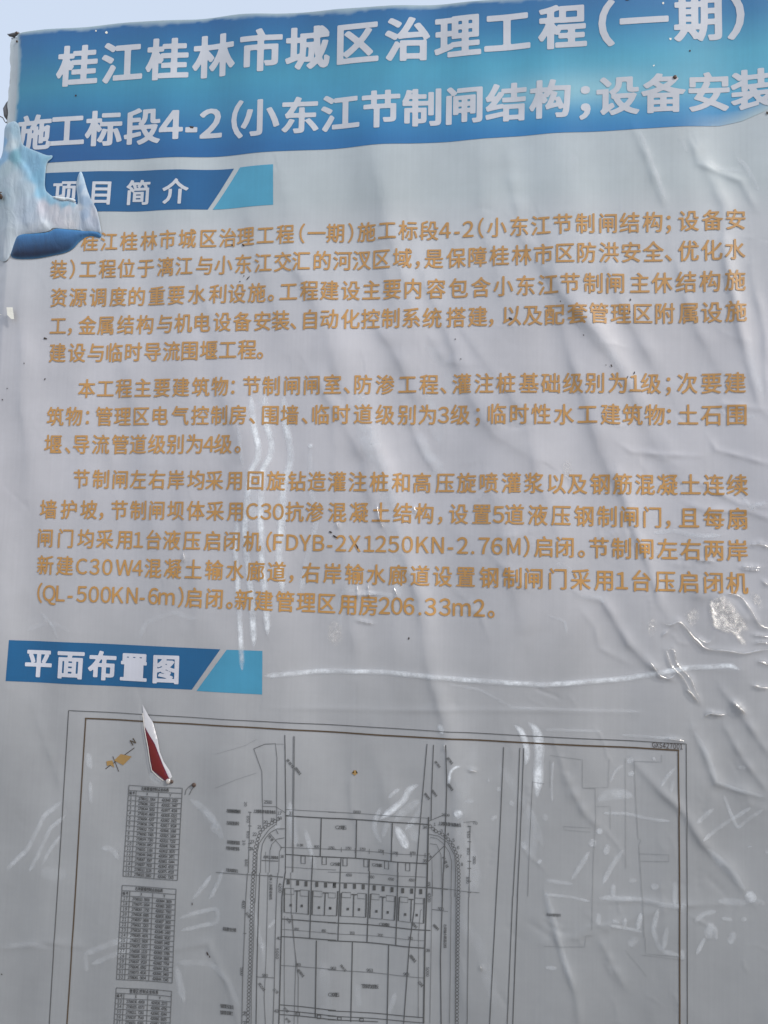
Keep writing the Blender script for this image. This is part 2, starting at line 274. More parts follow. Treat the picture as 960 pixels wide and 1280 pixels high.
def vinyl(name, rough=.42, coat=.35, coat_rough=.12):
    """printed vinyl whose ink colour is the mesh's own 'ink' attribute, with weave streaks and grime"""
    m = mat(name, (.6, .6, .6, 1), rough, 0, coat, coat_rough)
    tc = weave_bump(m)
    at = N(m, 'ShaderNodeAttribute', attribute_name='ink')
    mp = N(m, 'ShaderNodeMapping'); mp.inputs['Scale'].default_value = (150, 1, 3.5); L(m, tc.outputs['Object'], mp.inputs[0])
    n1 = N(m, 'ShaderNodeTexNoise'); n1.inputs['Scale'].default_value = 1; n1.inputs['Detail'].default_value = 4; L(m, mp.outputs[0], n1.inputs[0])
    mp2 = N(m, 'ShaderNodeMapping'); mp2.inputs['Scale'].default_value = (4, 1, 70); L(m, tc.outputs['Object'], mp2.inputs[0])
    n3 = N(m, 'ShaderNodeTexNoise'); n3.inputs['Scale'].default_value = 1; n3.inputs['Detail'].default_value = 3; L(m, mp2.outputs[0], n3.inputs[0])
    n2 = N(m, 'ShaderNodeTexNoise'); n2.inputs['Scale'].default_value = 3.2; n2.inputs['Detail'].default_value = 7; n2.inputs['Roughness'].default_value = .62; L(m, tc.outputs['Object'], n2.inputs[0])
    def rng_(src, lo, hi):
        r = N(m, 'ShaderNodeMapRange'); r.inputs[1].default_value = .3; r.inputs[2].default_value = .7; r.inputs[3].default_value = lo; r.inputs[4].default_value = hi
        L(m, src.outputs[0], r.inputs[0]); return r
    k = rng_(n1, .975, 1.02); k3 = rng_(n3, .99, 1.008); k2 = rng_(n2, .70, .86)
    mu = N(m, 'ShaderNodeMath', operation='MULTIPLY'); L(m, k.outputs[0], mu.inputs[0]); L(m, k2.outputs[0], mu.inputs[1])
    mu2 = N(m, 'ShaderNodeMath', operation='MULTIPLY'); L(m, mu.outputs[0], mu2.inputs[0]); L(m, k3.outputs[0], mu2.inputs[1])
    vm = N(m, 'ShaderNodeVectorMath', operation='SCALE'); L(m, at.outputs['Color'], vm.inputs[0]); L(m, mu2.outputs[0], vm.inputs['Scale'])
    L(m, vm.outputs[0], bsdf(m).inputs['Base Color'])
    return m
M_vinyl = vinyl('printed_vinyl')
M_ink = vinyl('printed_ink')
def set_ink(me, cols):
    a = me.color_attributes.new('ink', 'FLOAT_COLOR', 'POINT')
    cols = np.asarray(cols, float)
    if cols.ndim == 1: cols = np.tile(cols, (len(me.vertices), 1))
    if cols.shape[1] == 3: cols = np.concatenate([cols, np.ones((len(cols), 1))], 1)
    a.data.foreach_set('color', cols.ravel())
def film_mat(name, col, rough, bumpy=.4):
    m = bpy.data.materials.new(name); m.use_nodes = True; b = bsdf(m); t = m.node_tree
    b.inputs['Base Color'].default_value = col; b.inputs['Roughness'].default_value = rough; b.inputs['Coat Weight'].default_value = .5
    out = t.nodes['Material Output']; tr = N(m, 'ShaderNodeBsdfTransparent'); mx = N(m, 'ShaderNodeMixShader')
    at = N(m, 'ShaderNodeAttribute', attribute_name='fade')
    tc = N(m, 'ShaderNodeTexCoord'); n = N(m, 'ShaderNodeTexNoise'); n.inputs['Scale'].default_value = 38; n.inputs['Detail'].default_value = 7; n.inputs['Roughness'].default_value = .65
    L(m, tc.outputs['Object'], n.inputs[0])
    r = N(m, 'ShaderNodeMapRange'); r.inputs[1].default_value = .3; r.inputs[2].default_value = .7; r.inputs[3].default_value = .35; r.inputs[4].default_value = 1.3; L(m, n.outputs[0], r.inputs[0])
    mu = N(m, 'ShaderNodeMath', operation='MULTIPLY', use_clamp=True); L(m, at.outputs['Fac'], mu.inputs[0]); L(m, r.outputs[0], mu.inputs[1])
    L(m, mu.outputs[0], mx.inputs[0]); L(m, tr.outputs[0], mx.inputs[1]); L(m, b.outputs[0], mx.inputs[2]); L(m, mx.outputs[0], out.inputs[0])
    bp = N(m, 'ShaderNodeBump'); bp.inputs['Strength'].default_value = bumpy; bp.inputs['Distance'].default_value = .001; L(m, n.outputs[0], bp.inputs['Height'])
    L(m, bp.outputs[0], b.inputs['Normal'])
    return m
M_glare = film_mat('painted_film_glare', (.84, .88, .93, 1), .3, .15)  # pale see-through colour stands in for sky glare on the film creases
def clear_film(name, rough, weight, scale, dist):
    m = bpy.data.materials.new(name); m.use_nodes = True; t = m.node_tree; t.nodes.remove(t.nodes['Principled BSDF']); out = t.nodes['Material Output']
    tr = N(m, 'ShaderNodeBsdfTransparent'); gl = N(m, 'ShaderNodeBsdfGlossy'); gl.inputs['Roughness'].default_value = rough; gl.inputs['Color'].default_value = (1, .98, .95, 1)
    at = N(m, 'ShaderNodeAttribute', attribute_name='fade'); mu = N(m, 'ShaderNodeMath', operation='MULTIPLY', use_clamp=True); L(m, at.outputs['Fac'], mu.inputs[0]); mu.inputs[1].default_value = weight
    mx = N(m, 'ShaderNodeMixShader'); L(m, mu.outputs[0], mx.inputs[0]); L(m, tr.outputs[0], mx.inputs[1]); L(m, gl.outputs[0], mx.inputs[2]); L(m, mx.outputs[0], out.inputs[0])
    tc = N(m, 'ShaderNodeTexCoord'); mp = N(m, 'ShaderNodeMapping'); mp.inputs['Scale'].default_value = (1, 1, 1.8); L(m, tc.outputs['Object'], mp.inputs[0])
    n = N(m, 'ShaderNodeTexNoise'); n.inputs['Scale'].default_value = scale; n.inputs['Detail'].default_value = 3; L(m, mp.outputs[0], n.inputs[0])
    bp = N(m, 'ShaderNodeBump'); bp.inputs['Strength'].default_value = 1; bp.inputs['Distance'].default_value = dist; L(m, n.outputs[0], bp.inputs['Height']); L(m, bp.outputs[0], gl.inputs['Normal'])
    return m
M_gloss = clear_film('clear_film_fold', .14, .42, 90, .0022)
def grime(m, scale=30, lo=.6, hi=1.15, bump=.3):
    tc = N(m, 'ShaderNodeTexCoord'); n = N(m, 'ShaderNodeTexNoise'); n.inputs['Scale'].default_value = scale; n.inputs['Detail'].default_value = 6
    L(m, tc.outputs['Object'], n.inputs[0]); r = N(m, 'ShaderNodeMapRange'); r.inputs[1].default_value = .3; r.inputs[2].default_value = .7
    r.inputs[3].default_value = lo; r.inputs[4].default_value = hi; L(m, n.outputs[0], r.inputs[0])
    vm = N(m, 'ShaderNodeVectorMath', operation='SCALE'); vm.inputs[0].default_value = bsdf(m).inputs['Base Color'].default_value[:3]
    L(m, r.outputs[0], vm.inputs['Scale']); L(m, vm.outputs[0], bsdf(m).inputs['Base Color'])
    bp = N(m, 'ShaderNodeBump'); bp.inputs['Strength'].default_value = bump; bp.inputs['Distance'].default_value = .002; L(m, n.outputs[0], bp.inputs['Height']); L(m, bp.outputs[0], bsdf(m).inputs['Normal'])
    return m
M_steel = grime(mat('weathered_steel', (.16, .16, .17, 1), .55, .6))
M_ply = grime(mat('backing_board', (.30, .22, .14, 1), .8), 12)
M_rust = grime(mat('rusty_screw', (.12, .085, .07, 1), .5, .5), 200)
M_dark = grime(mat('dark_dirt', (.05, .035, .03, 1), .8), 200)
M_paper = grime(mat('paper_scrap', (.85, .84, .76, 1), .7), 80, .9, 1.05)
M_gnd = grime(mat('packed_dirt', (.23, .21, .18, 1), .95), 2.5, .7, 1.2)

# ------------------------------------------------------------------ the ground
def add_ground():
    n = 48; e = 900.0; V = []; Fc = []
    for j in range(n + 1):
        for i in range(n + 1):
            a = (i / n * 2 - 1); b = (j / n * 2 - 1)
            x = math.copysign(abs(a) ** 3, a) * e; y = math.copysign(abs(b) ** 3, b) * e
            V.append((x, y, .01 * math.sin(x * 3.1) * math.cos(y * 2.3) - .01))
    for j in range(n):
        for i in range(n): k = j * (n + 1) + i; Fc.append((k, k + 1, k + n + 2, k + n + 1))
    g = link('ground', mesh('ground', V, Fc), None, M_gnd); g['kind'] = 'structure'
add_ground()

# ------------------------------------------------------------------ the board: frame and banner
board = link('notice_board', None); board.location = (0, 0, 0)
board['label'] = 'large weathered construction notice board with blue header, gold Chinese text and a site plan'
board['category'] = 'notice board'
def box(name, lo, hi, m, parent=board, bev=.002):
    bm = bmesh.new(); bmesh.ops.create_cube(bm, size=1)
    for v in bm.verts: v.co = Vector([(lo[i] + hi[i]) / 2 + v.co[i] * (hi[i] - lo[i]) for i in range(3)])
    bmesh.ops.bevel(bm, geom=bm.edges[:], offset=bev, segments=2, affect='EDGES')
    me = bpy.data.meshes.new(name); bm.to_mesh(me); bm.free(); return link(name, me, parent, m)
ztl, ztr = float(TLp[1]), float(TLp[1] + slopeT * (X1 - X0))
def ztop(x): return ztl + slopeT * (x - X0)
zt = min(ztl, ztr) - .012
# the frame stands just behind the vinyl
box('backing_sheet', (X0 + .012, .004, Z0 - .0), (X1 - .012, .012, zt), M_ply)
for x in (X0 + .006, (X0 + X1) / 2 - .02, X1 - .038): box('frame_post', (x, .013, -.02), (x + .04, .053, zt - .004), M_steel)
for z in (Z0 + .02, (Z0 + zt) / 2, zt - .05): 
    for xa, xb_ in ((X0 + .0385, (X0 + X1) / 2 - .0205), ((X0 + X1) / 2 + .0205, X1 - .0385)):
        box('frame_rail', (xa, .014, z), (xb_, .052, z + .04), M_steel)

# banner sheet
jl, il = GX.shape
edgeL = X0 + .0035 * np.sin(gz * 9) + .002 * np.sin(gz * 41 + 1) + .0012 * np.sin(gz * 130)
Xm = GX.copy(); Zm = GZ.copy()
Xm = Xm + (edgeL - X0)[:, None] * np.exp(-(GX - X0) / .03)
topz = np.array([ztop(x) for x in gx]) + .0025 * np.sin(gx * 25) + .0018 * np.sin(gx * 77 + 2) + .001 * np.sin(gx * 211)
Zm = np.minimum(Zm, topz[None, :])
Y = -H.copy()
# sheet curls back over the frame at its top and left edges
Y += .016 * np.exp(-np.maximum(topz[None, :] - Zm, 0) / .006)
keep = GZ <= topz[None, :] + STEP * 1.01
idx = -np.ones(keep.shape, int); idx[keep] = np.arange(keep.sum())
V = np.stack([Xm[keep], Y[keep], Zm[keep]], -1)
A = idx[:-1, :-1]; B = idx[:-1, 1:]; Cc = idx[1:, 1:]; D = idx[1:, :-1]
ok = (A >= 0) & (B >= 0) & (Cc >= 0) & (D >= 0)
quads = np.stack([A[ok], B[ok], Cc[ok], D[ok]], -1)
me = bpy.data.meshes.new('banner')
me.vertices.add(len(V)); me.vertices.foreach_set('co', V.ravel())
me.loops.add(quads.size); me.loops.foreach_set('vertex_index', quads.ravel().astype(np.int32))
me.polygons.add(len(quads)); me.polygons.foreach_set('loop_start', np.arange(0, quads.size, 4, dtype=np.int32)); me.polygons.foreach_set('loop_total', np.full(len(quads), 4, np.int32))
me.update(); me.validate(); me.polygons.foreach_set('use_smooth', [True] * len(quads))
# base colour by height: pale blue-white under the header, warm white in the text, grey under the plan
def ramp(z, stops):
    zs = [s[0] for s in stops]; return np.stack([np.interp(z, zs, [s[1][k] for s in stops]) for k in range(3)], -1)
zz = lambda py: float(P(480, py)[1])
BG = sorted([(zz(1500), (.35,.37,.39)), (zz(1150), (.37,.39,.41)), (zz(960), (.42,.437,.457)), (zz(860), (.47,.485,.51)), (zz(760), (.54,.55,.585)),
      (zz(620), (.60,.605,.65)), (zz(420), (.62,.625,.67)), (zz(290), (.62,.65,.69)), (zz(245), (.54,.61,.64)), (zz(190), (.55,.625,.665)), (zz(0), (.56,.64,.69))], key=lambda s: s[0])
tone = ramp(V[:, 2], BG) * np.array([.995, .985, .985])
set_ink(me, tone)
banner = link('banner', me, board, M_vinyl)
banner['label'] = 'creased grey-white vinyl sheet with peeling top left corner'

# ------------------------------------------------------------------ flat print pieces that follow the relief
def slice_mesh(bm, step):
    xs = [v.co.x for v in bm.verts]; zs = [v.co.z for v in bm.verts]
    for lo, hi, nrm, ax in ((min(xs), max(xs), (1, 0, 0), 0), (min(zs), max(zs), (0, 0, 1), 2)):
        k = math.floor(lo / step) + 1
        while k * step < hi:
            co = [0, 0, 0]; co[ax] = k * step
            bmesh.ops.bisect_plane(bm, geom=bm.verts[:] + bm.edges[:] + bm.faces[:], dist=1e-7, plane_co=co, plane_no=nrm)
            k += 1
def seg_dist(X, Z, pts):
    bd = np.full(X.shape, 1e9); n = len(pts)
    for i in range(n):
        a = pts[i]; ab = pts[(i + 1) % n] - a; s2 = ab.dot(ab) + 1e-12
        t = np.clip(((X - a[0]) * ab[0] + (Z - a[1]) * ab[1]) / s2, 0, 1)
        bd = np.minimum(bd, np.hypot(X - a[0] - t * ab[0], Z - a[1] - t * ab[1]))
    return bd
def smooth_outline(pts, it=2):
    for _ in range(it):
        q = []
        for i in range(len(pts)):
            a = pts[i]; b = pts[(i + 1) % len(pts)]; q += [.75 * a + .25 * b, .25 * a + .75 * b]
        pts = np.array(q)
    return pts
def field_mesh(x, y, f):
    """mesh of the part of a grid where f > 0, its border cut exactly on f = 0"""
    ins = f > 0; vid = {}; V = []; Fc = []
    def corner(j, i):
        q = ('c', j, i)
        if q not in vid: vid[q] = len(V); V.append((x[i], y[j]))
        return vid[q]
    def edge(j0, i0, j1, i1):
        q = (j0, i0, j1, i1) if (j0, i0) < (j1, i1) else (j1, i1, j0, i0)
        if q not in vid:
            fa, fb_ = f[q[0], q[1]], f[q[2], q[3]]; t = fa / (fa - fb_); vid[q] = len(V)
            V.append((x[q[1]] + t * (x[q[3]] - x[q[1]]), y[q[0]] + t * (y[q[2]] - y[q[0]])))
        return vid[q]
    cnt = ins[:-1, :-1].astype(int) + ins[:-1, 1:] + ins[1:, :-1] + ins[1:, 1:]
    for j, i in zip(*np.nonzero(cnt)):
        cs = ((j, i), (j, i + 1), (j + 1, i + 1), (j + 1, i)); poly = []
        for m_ in range(4):
            c0, c1 = cs[m_], cs[(m_ + 1) % 4]
            if ins[c0]: poly.append(corner(*c0))
            if ins[c0] != ins[c1]: poly.append(edge(*c0, *c1))
        if len(poly) >= 3: Fc.append(tuple(poly))
    return V, Fc
def poly_field(X, Z, pts):
    d = seg_dist(X, Z, pts); c = np.zeros(X.shape, bool); n = len(pts)
    for i in range(n):
        a, b = pts[i], pts[(i + 1) % n]
        if a[1] == b[1]: continue
        c ^= ((a[1] > Z) != (b[1] > Z)) & (X < (b[0] - a[0]) * (Z - a[1]) / (b[1] - a[1]) + a[0])
    return np.where(c, d, -d)
def patch(name, poly, off, colfn, parent=banner, m=M_ink, step=.009, liftfn=None, smooth=0, world=False, grid=0):
    pts = np.array(poly) if world else P([p[0] for p in poly], [p[1] for p in poly])
    if smooth: pts = smooth_outline(pts, smooth)
    if grid:
        x_ = np.arange(pts[:, 0].min() - 2 * grid, pts[:, 0].max() + 2 * grid, grid); z_ = np.arange(pts[:, 1].min() - 2 * grid, pts[:, 1].max() + 2 * grid, grid)
        X_, Z_ = np.meshgrid(x_, z_); V, Fc = field_mesh(x_, z_, poly_field(X_, Z_, pts))
        me = bpy.data.meshes.new(name); me.from_pydata([(a, 0, b) for a, b in V], [], Fc); me.update()
        return finish_patch(name, me, pts, off, colfn, parent, m, liftfn)
    bm = bmesh.new(); vs = [bm.verts.new((p[0], 0, p[1])) for p in pts]; bm.faces.new(vs)
    bmesh.ops.triangulate(bm, faces=bm.faces[:]); slice_mesh(bm, step)
    bmesh.ops.triangulate(bm, faces=[f for f in bm.faces if len(f.verts) > 4])
    me = bpy.data.meshes.new(name); bm.to_mesh(me); bm.free()
    return finish_patch(name, me, pts, off, colfn, parent, m, liftfn)
def finish_patch(name, me, pts, off, colfn, parent, m, liftfn):
    n = len(me.vertices); co = np.empty(n * 3); me.vertices.foreach_get('co', co); co = co.reshape(-1, 3)
    d = seg_dist(co[:, 0], co[:, 2], pts)
    lift = liftfn(co[:, 0], co[:, 2], d) if liftfn else 0
    co[:, 1] = -hgt(co[:, 0], co[:, 2]) - off - lift
    me.vertices.foreach_set('co', co.ravel()); me.update()
    if np.mean([p.normal.y for p in me.polygons]) > 0: me.flip_normals()
    me.polygons.foreach_set('use_smooth', [True] * len(me.polygons))
    if not liftfn: relief_normals(me)
    c = colfn(co[:, 0], co[:, 2], d) if callable(colfn) else np.array(colfn[:3]); set_ink(me, c)
    return link(name, me, parent, m)
K = 1.55
def lin(r, g, b, k=K): return np.array(srgb(r, g, b, k)[:3])
def n2(x, z, s, seed=0):
    r = np.random.RandomState(seed); v = 0
    for _ in range(7):
        a, b, c = r.uniform(-1, 1), r.uniform(-1, 1), r.uniform(0, 6.28); v = v + np.sin((x * a + z * b) * s * 3 + c + 1.3 * np.sin((x * b - z * a) * s * 2 + c))
    return v / 7
def lin2(r, g, b): c = lin(r, g, b); return c * np.array([.48, .74, .75])
def header_col(x, z, d):
    # print gradient runs down the band and lightens to the right
    top = np.array([ztop(a) for a in x]) ; t = np.clip((top - z) / .40, 0, 1); r = np.clip((x - X0) / (X1 - X0), 0, 1)
    stopsL = [(0, lin2(30,92,150)), (.18, lin2(40,108,158)), (.46, lin2(66,138,170)), (.60, lin2(52,126,168)), (.80, lin2(30,98,155)), (1, lin2(26,86,145))]
    stopsR = [(0, lin2(34,104,164)), (.22, lin2(42,122,172)), (.50, lin2(92,168,198)), (.72, lin2(104,174,204)), (.86, lin2(66,150,198)), (1, lin2(44,128,188))]
    cl = ramp(t, stopsL); cr = ramp(t, stopsR); w_ = np.clip((r - .1) / .75, 0, 1)[:, None]
    c = cl * (1 - w_) + cr * w_
    c = c * (1 + .05 * n2(x, z, 9, 3))[:, None]
    # soft paler print cloud near the semicolon
    px_, pz_ = P(725, 112); g = np.exp(-(((x - px_) / .22) ** 2 + ((z - pz_) / .05) ** 2))[:, None]; c = c * (1 - .38 * g) + lin(170, 200, 200) * .38 * g
    # worn edge: ink bleached along top, left and lower right
    wear = .011 + .011 * np.clip(n2(x, z, 22, 5) + .15, 0, 1) + .008 * n2(x, z, 60, 8)
    bottom = t > .8
    e = np.clip(1 - d / np.maximum(wear, .002), 0, 1); e = np.where(bottom & (r < .88), 0, e); kr = np.clip((r - .84) / .10, 0, 1); kr = kr * kr * (3 - 2 * kr); e = np.maximum(e * (1 - kr), np.clip(1 - d / .035, 0, 1) * np.clip((t - .45) * 3, 0, 1) * kr)
    e = (e ** .8)[:, None]
    return c * (1 - e) + np.array([.46, .60, .66]) * e
hp = [(21,42),(60,37.5),(110,33.5),(160,28.5),(230,23.5),(300,18.8),(345,17.5),(420,11.5),(480,8.5),(560,3.5),(640,-2.5),(760,-12),(1012,-31),(1012,95),(985,120),(955,139),(928,150),(900,156),
      (860,157.5),(760,164),(640,170),(560,176),(480,181),(400,187),(300,193),(200,197),(100,202),(40,206),(12,207),(12,165),(17,150),(20,120),(22,80),(22,55)]
patch('header_band', hp, .0006, header_col, grid=.005)
DB, LB = (lambda x, z, d: lin2(20,90,142) * (1 + .12 * n2(x, z, 12, 4))[:, None]), (lambda x, z, d: lin2(92,158,190) * (1 + .06 * n2(x, z, 12, 4))[:, None])
patch('heading_plate', [(22,219),(58,217.5),(150,213.5),(292,210),(259,261),(150,264),(22,268)], .0005, DB)['label'] = 'dark blue heading plate of the first section'
patch('heading_plate_end', [(300,209),(342,206.5),(342,257),(265,261)], .0005, LB)
DB2 = lambda x, z, d: lin(14,86,132, 1.35) * (1 + .12 * n2(x, z, 12, 4))[:, None]
LB2 = lambda x, z, d: lin(62,136,168, 1.4) * (1 + .06 * n2(x, z, 12, 4))[:, None]
patch('heading_plate', [(12,800),(110,804),(276,811.5),(240,862),(110,856.5),(8,851)], .0005, DB2)['label'] = 'dark blue heading plate above the site plan'
patch('heading_plate_end', [(284,812),(328.5,813.5),(328,868),(246,863.5)], .0005, LB2)

# ------------------------------------------------------------------ lettering
_g = {}
def glyph(ch, off, res=None, offy=None):
    """a letter as a fine grid mesh: outline of the built-in font, thickened by off (in em) through its distance field"""
    res = res or (52 if off > .02 else 40)
    offy = off * .72 if offy is None else offy
    k = (ch, off, res)
    if k in _g: return _g[k]
    wide = ch.isascii() and (ch.isalnum() or ch in '()')
    src = chr(ord(ch) + 0xFEE0) if wide else ch
    cu = bpy.data.curves.new('g', 'FONT'); cu.body = src; cu.size = 1; cu.resolution_u = 3; cu.fill_mode = 'NONE'
    o = bpy.data.objects.new('g', cu); me = o.to_mesh()
    co = np.empty(len(me.vertices) * 3); me.vertices.foreach_get('co', co); co = co.reshape(-1, 3)[:, :2]
    ed = np.empty(len(me.edges) * 2, np.int32); me.edges.foreach_get('vertices', ed); ed = ed.reshape(-1, 2)
    o.to_mesh_clear(); bpy.data.objects.remove(o); bpy.data.curves.remove(cu)
    if not len(ed): _g[k] = (np.zeros((1, 2)), []); return _g[k]
    if wide and ch == 'M': co[:, 0] *= .9
    A_ = co[ed[:, 0]]; B_ = co[ed[:, 1]]; pad = off * 1.5 + 1.0 / res
    x = np.arange(co[:, 0].min() - pad, co[:, 0].max() + pad + 1 / res, 1 / res); y = np.arange(co[:, 1].min() - pad, co[:, 1].max() + pad + 1 / res, 1 / res)
    X, Y_ = np.meshgrid(x, y); p = np.stack([X.ravel(), Y_.ravel()], -1)
    sx, sy = 1.0, off / max(offy, 1e-6)
    sc = np.array([sx, sy]); pa = (p * sc)[:, None] - (A_ * sc)[None]; ab = ((B_ - A_) * sc)[None]
    t = np.clip((pa * ab).sum(-1) / ((ab ** 2).sum(-1) + 1e-12), 0, 1); dv = np.abs(pa - ab * t[..., None])
    d = (.55 * np.hypot(dv[..., 0], dv[..., 1]) + .45 * dv.max(-1)).min(1)
    # winding by ray crossing, signed
    ay, by = A_[:, 1][None], B_[:, 1][None]; py_ = p[:, 1][:, None]
    up = (ay <= py_) & (by > py_); dn = (ay > py_) & (by <= py_)
    xc = A_[:, 0][None] + (py_ - ay) / np.where(by == ay, 1, by - ay) * (B_[:, 0] - A_[:, 0])[None]
    right = xc > p[:, 0][:, None]
    cross = ((up | dn) & right).sum(1) % 2 == 1
    f = (np.where(cross, d, -d) + off).reshape(X.shape)
    ny, nx = f.shape; ins = f > 0; vid = {}; V = []; Fc = []
    def corner(j, i):
        q = ('c', j, i)
        if q not in vid: vid[q] = len(V); V.append((x[i], y[j]))
        return vid[q]
    def edge(j0, i0, j1, i1):
        q = (j0, i0, j1, i1) if (j0, i0) < (j1, i1) else (j1, i1, j0, i0)
        if q not in vid:
            fa, fb_ = f[q[0], q[1]], f[q[2], q[3]]; t = fa / (fa - fb_); vid[q] = len(V)
            V.append((x[q[1]] + t * (x[q[3]] - x[q[1]]), y[q[0]] + t * (y[q[2]] - y[q[0]])))
        return vid[q]
    cnt = ins[:-1, :-1].astype(int) + ins[:-1, 1:] + ins[1:, :-1] + ins[1:, 1:]
    for j, i in zip(*np.nonzero(cnt)):
        cs = ((j, i), (j, i + 1), (j + 1, i + 1), (j + 1, i)); poly = []
        for m_ in range(4):
            c0, c1 = cs[m_], cs[(m_ + 1) % 4]
            if ins[c0]: poly.append(corner(*c0))
            if ins[c0] != ins[c1]: poly.append(edge(*c0, *c1))
        if len(poly) >= 3: Fc.append(tuple(poly))
    _g[k] = (np.array(V), Fc)
    return _g[k]
HALF = set('（）；：，。、()')
def letters(name, text, xs, ybase, em_px, off, col, parent=banner, label=None, yfn=None, step=.012, aspect=1.0, lift=.0013, tilt=0, res=None):
    """xs: ink centres in photo pixels; ybase: [(px, py)...] of the ink bottom line"""
    V = []; Fc = []; bx = [b[0] for b in ybase]; by = [b[1] for b in ybase]
    mid = len(xs) // 2
    emw = em_px * pxm(xs[mid], np.interp(xs[mid], bx, by))
    for i, ch in enumerate(text):
        co, fs = glyph(ch, off, res); co = co.copy()
        w_ = co[:, 0].max() + co[:, 0].min(); co[:, 0] -= w_ / 2
        yb_ = np.interp(xs[i], bx, by)
        # local baseline direction from the neighbours on the line
        p0 = P(xs[i] - 8, np.interp(xs[i] - 8, bx, by)); p1 = P(xs[i] + 8, np.interp(xs[i] + 8, bx, by)); dd = (p1 - p0) / np.linalg.norm(p1 - p0)
        if tilt: dd = np.array([math.cos(tilt), math.sin(tilt)])
        c = P(xs[i], yb_); up = np.array([-dd[1], dd[0]])
        q = c + (co[:, :1] * dd * aspect + (co[:, 1:] + .075 + 0) * up) * emw
        b = len(V); V += [(a[0], 0, a[1]) for a in q]; Fc += [tuple(b + k for k in f) for f in fs]
    me = bpy.data.meshes.new(name); me.from_pydata(V, [], Fc); me.update()
    n = len(me.vertices); co = np.empty(n * 3); me.vertices.foreach_get('co', co); co = co.reshape(-1, 3)
    me.vertices.foreach_set('co', drape(co[:, [0, 2]], lift).ravel()); me.update()
    if np.mean([p.normal.y for p in me.polygons] or [0]) > 0: me.flip_normals()
    me.polygons.foreach_set('use_smooth', [True] * len(me.polygons))
    relief_normals(me)
    x = co[:, 0]; z = co[:, 2]
    set_ink(me, np.array(col[:3]) * (1 + .10 * n2(x, z, 14, 2))[:, None])
    o = link(name, me, parent, M_ink)
    if label: o['label'] = label
    return o
WH = lin(180,184,192, 1.46); GOLD = lin(168,126,70, 1.5)
letters('title_lettering', '桂江桂林市城区治理工程（一期）', [96,152,208,266,326,384,447,509,572,634,703,758,805,873,921], [(40,111),(95,107),(447,79.5),(703,60),(873,48.5),(960,42)], 59, .036, WH, aspect=.97, label='white bold title line of the header')
letters('subtitle_lettering', '施工标段4-2（小东江节制闸结构；设备安装）', [42,84,129,177,213,238,262,296,325,375,425,476,527,580,632,687,731,772,829,887,943,982], [(20,188),(45,187),(177,179),(580,152.5),(887,137),(1000,130)], 50, .034, WH, label='white bold second line of the header')
letters('heading_lettering', '项目简介', [81,126,171,218], [(60,257),(220,254)], 32, .026, WH, label='white words on the first blue plate')
letters('heading_lettering', '平面布置图', [47,87,126,166,207], [(40,845),(210,853.5)], 35, .040, lin(186,188,198,1.5), label='white words on the blue plate above the plan')
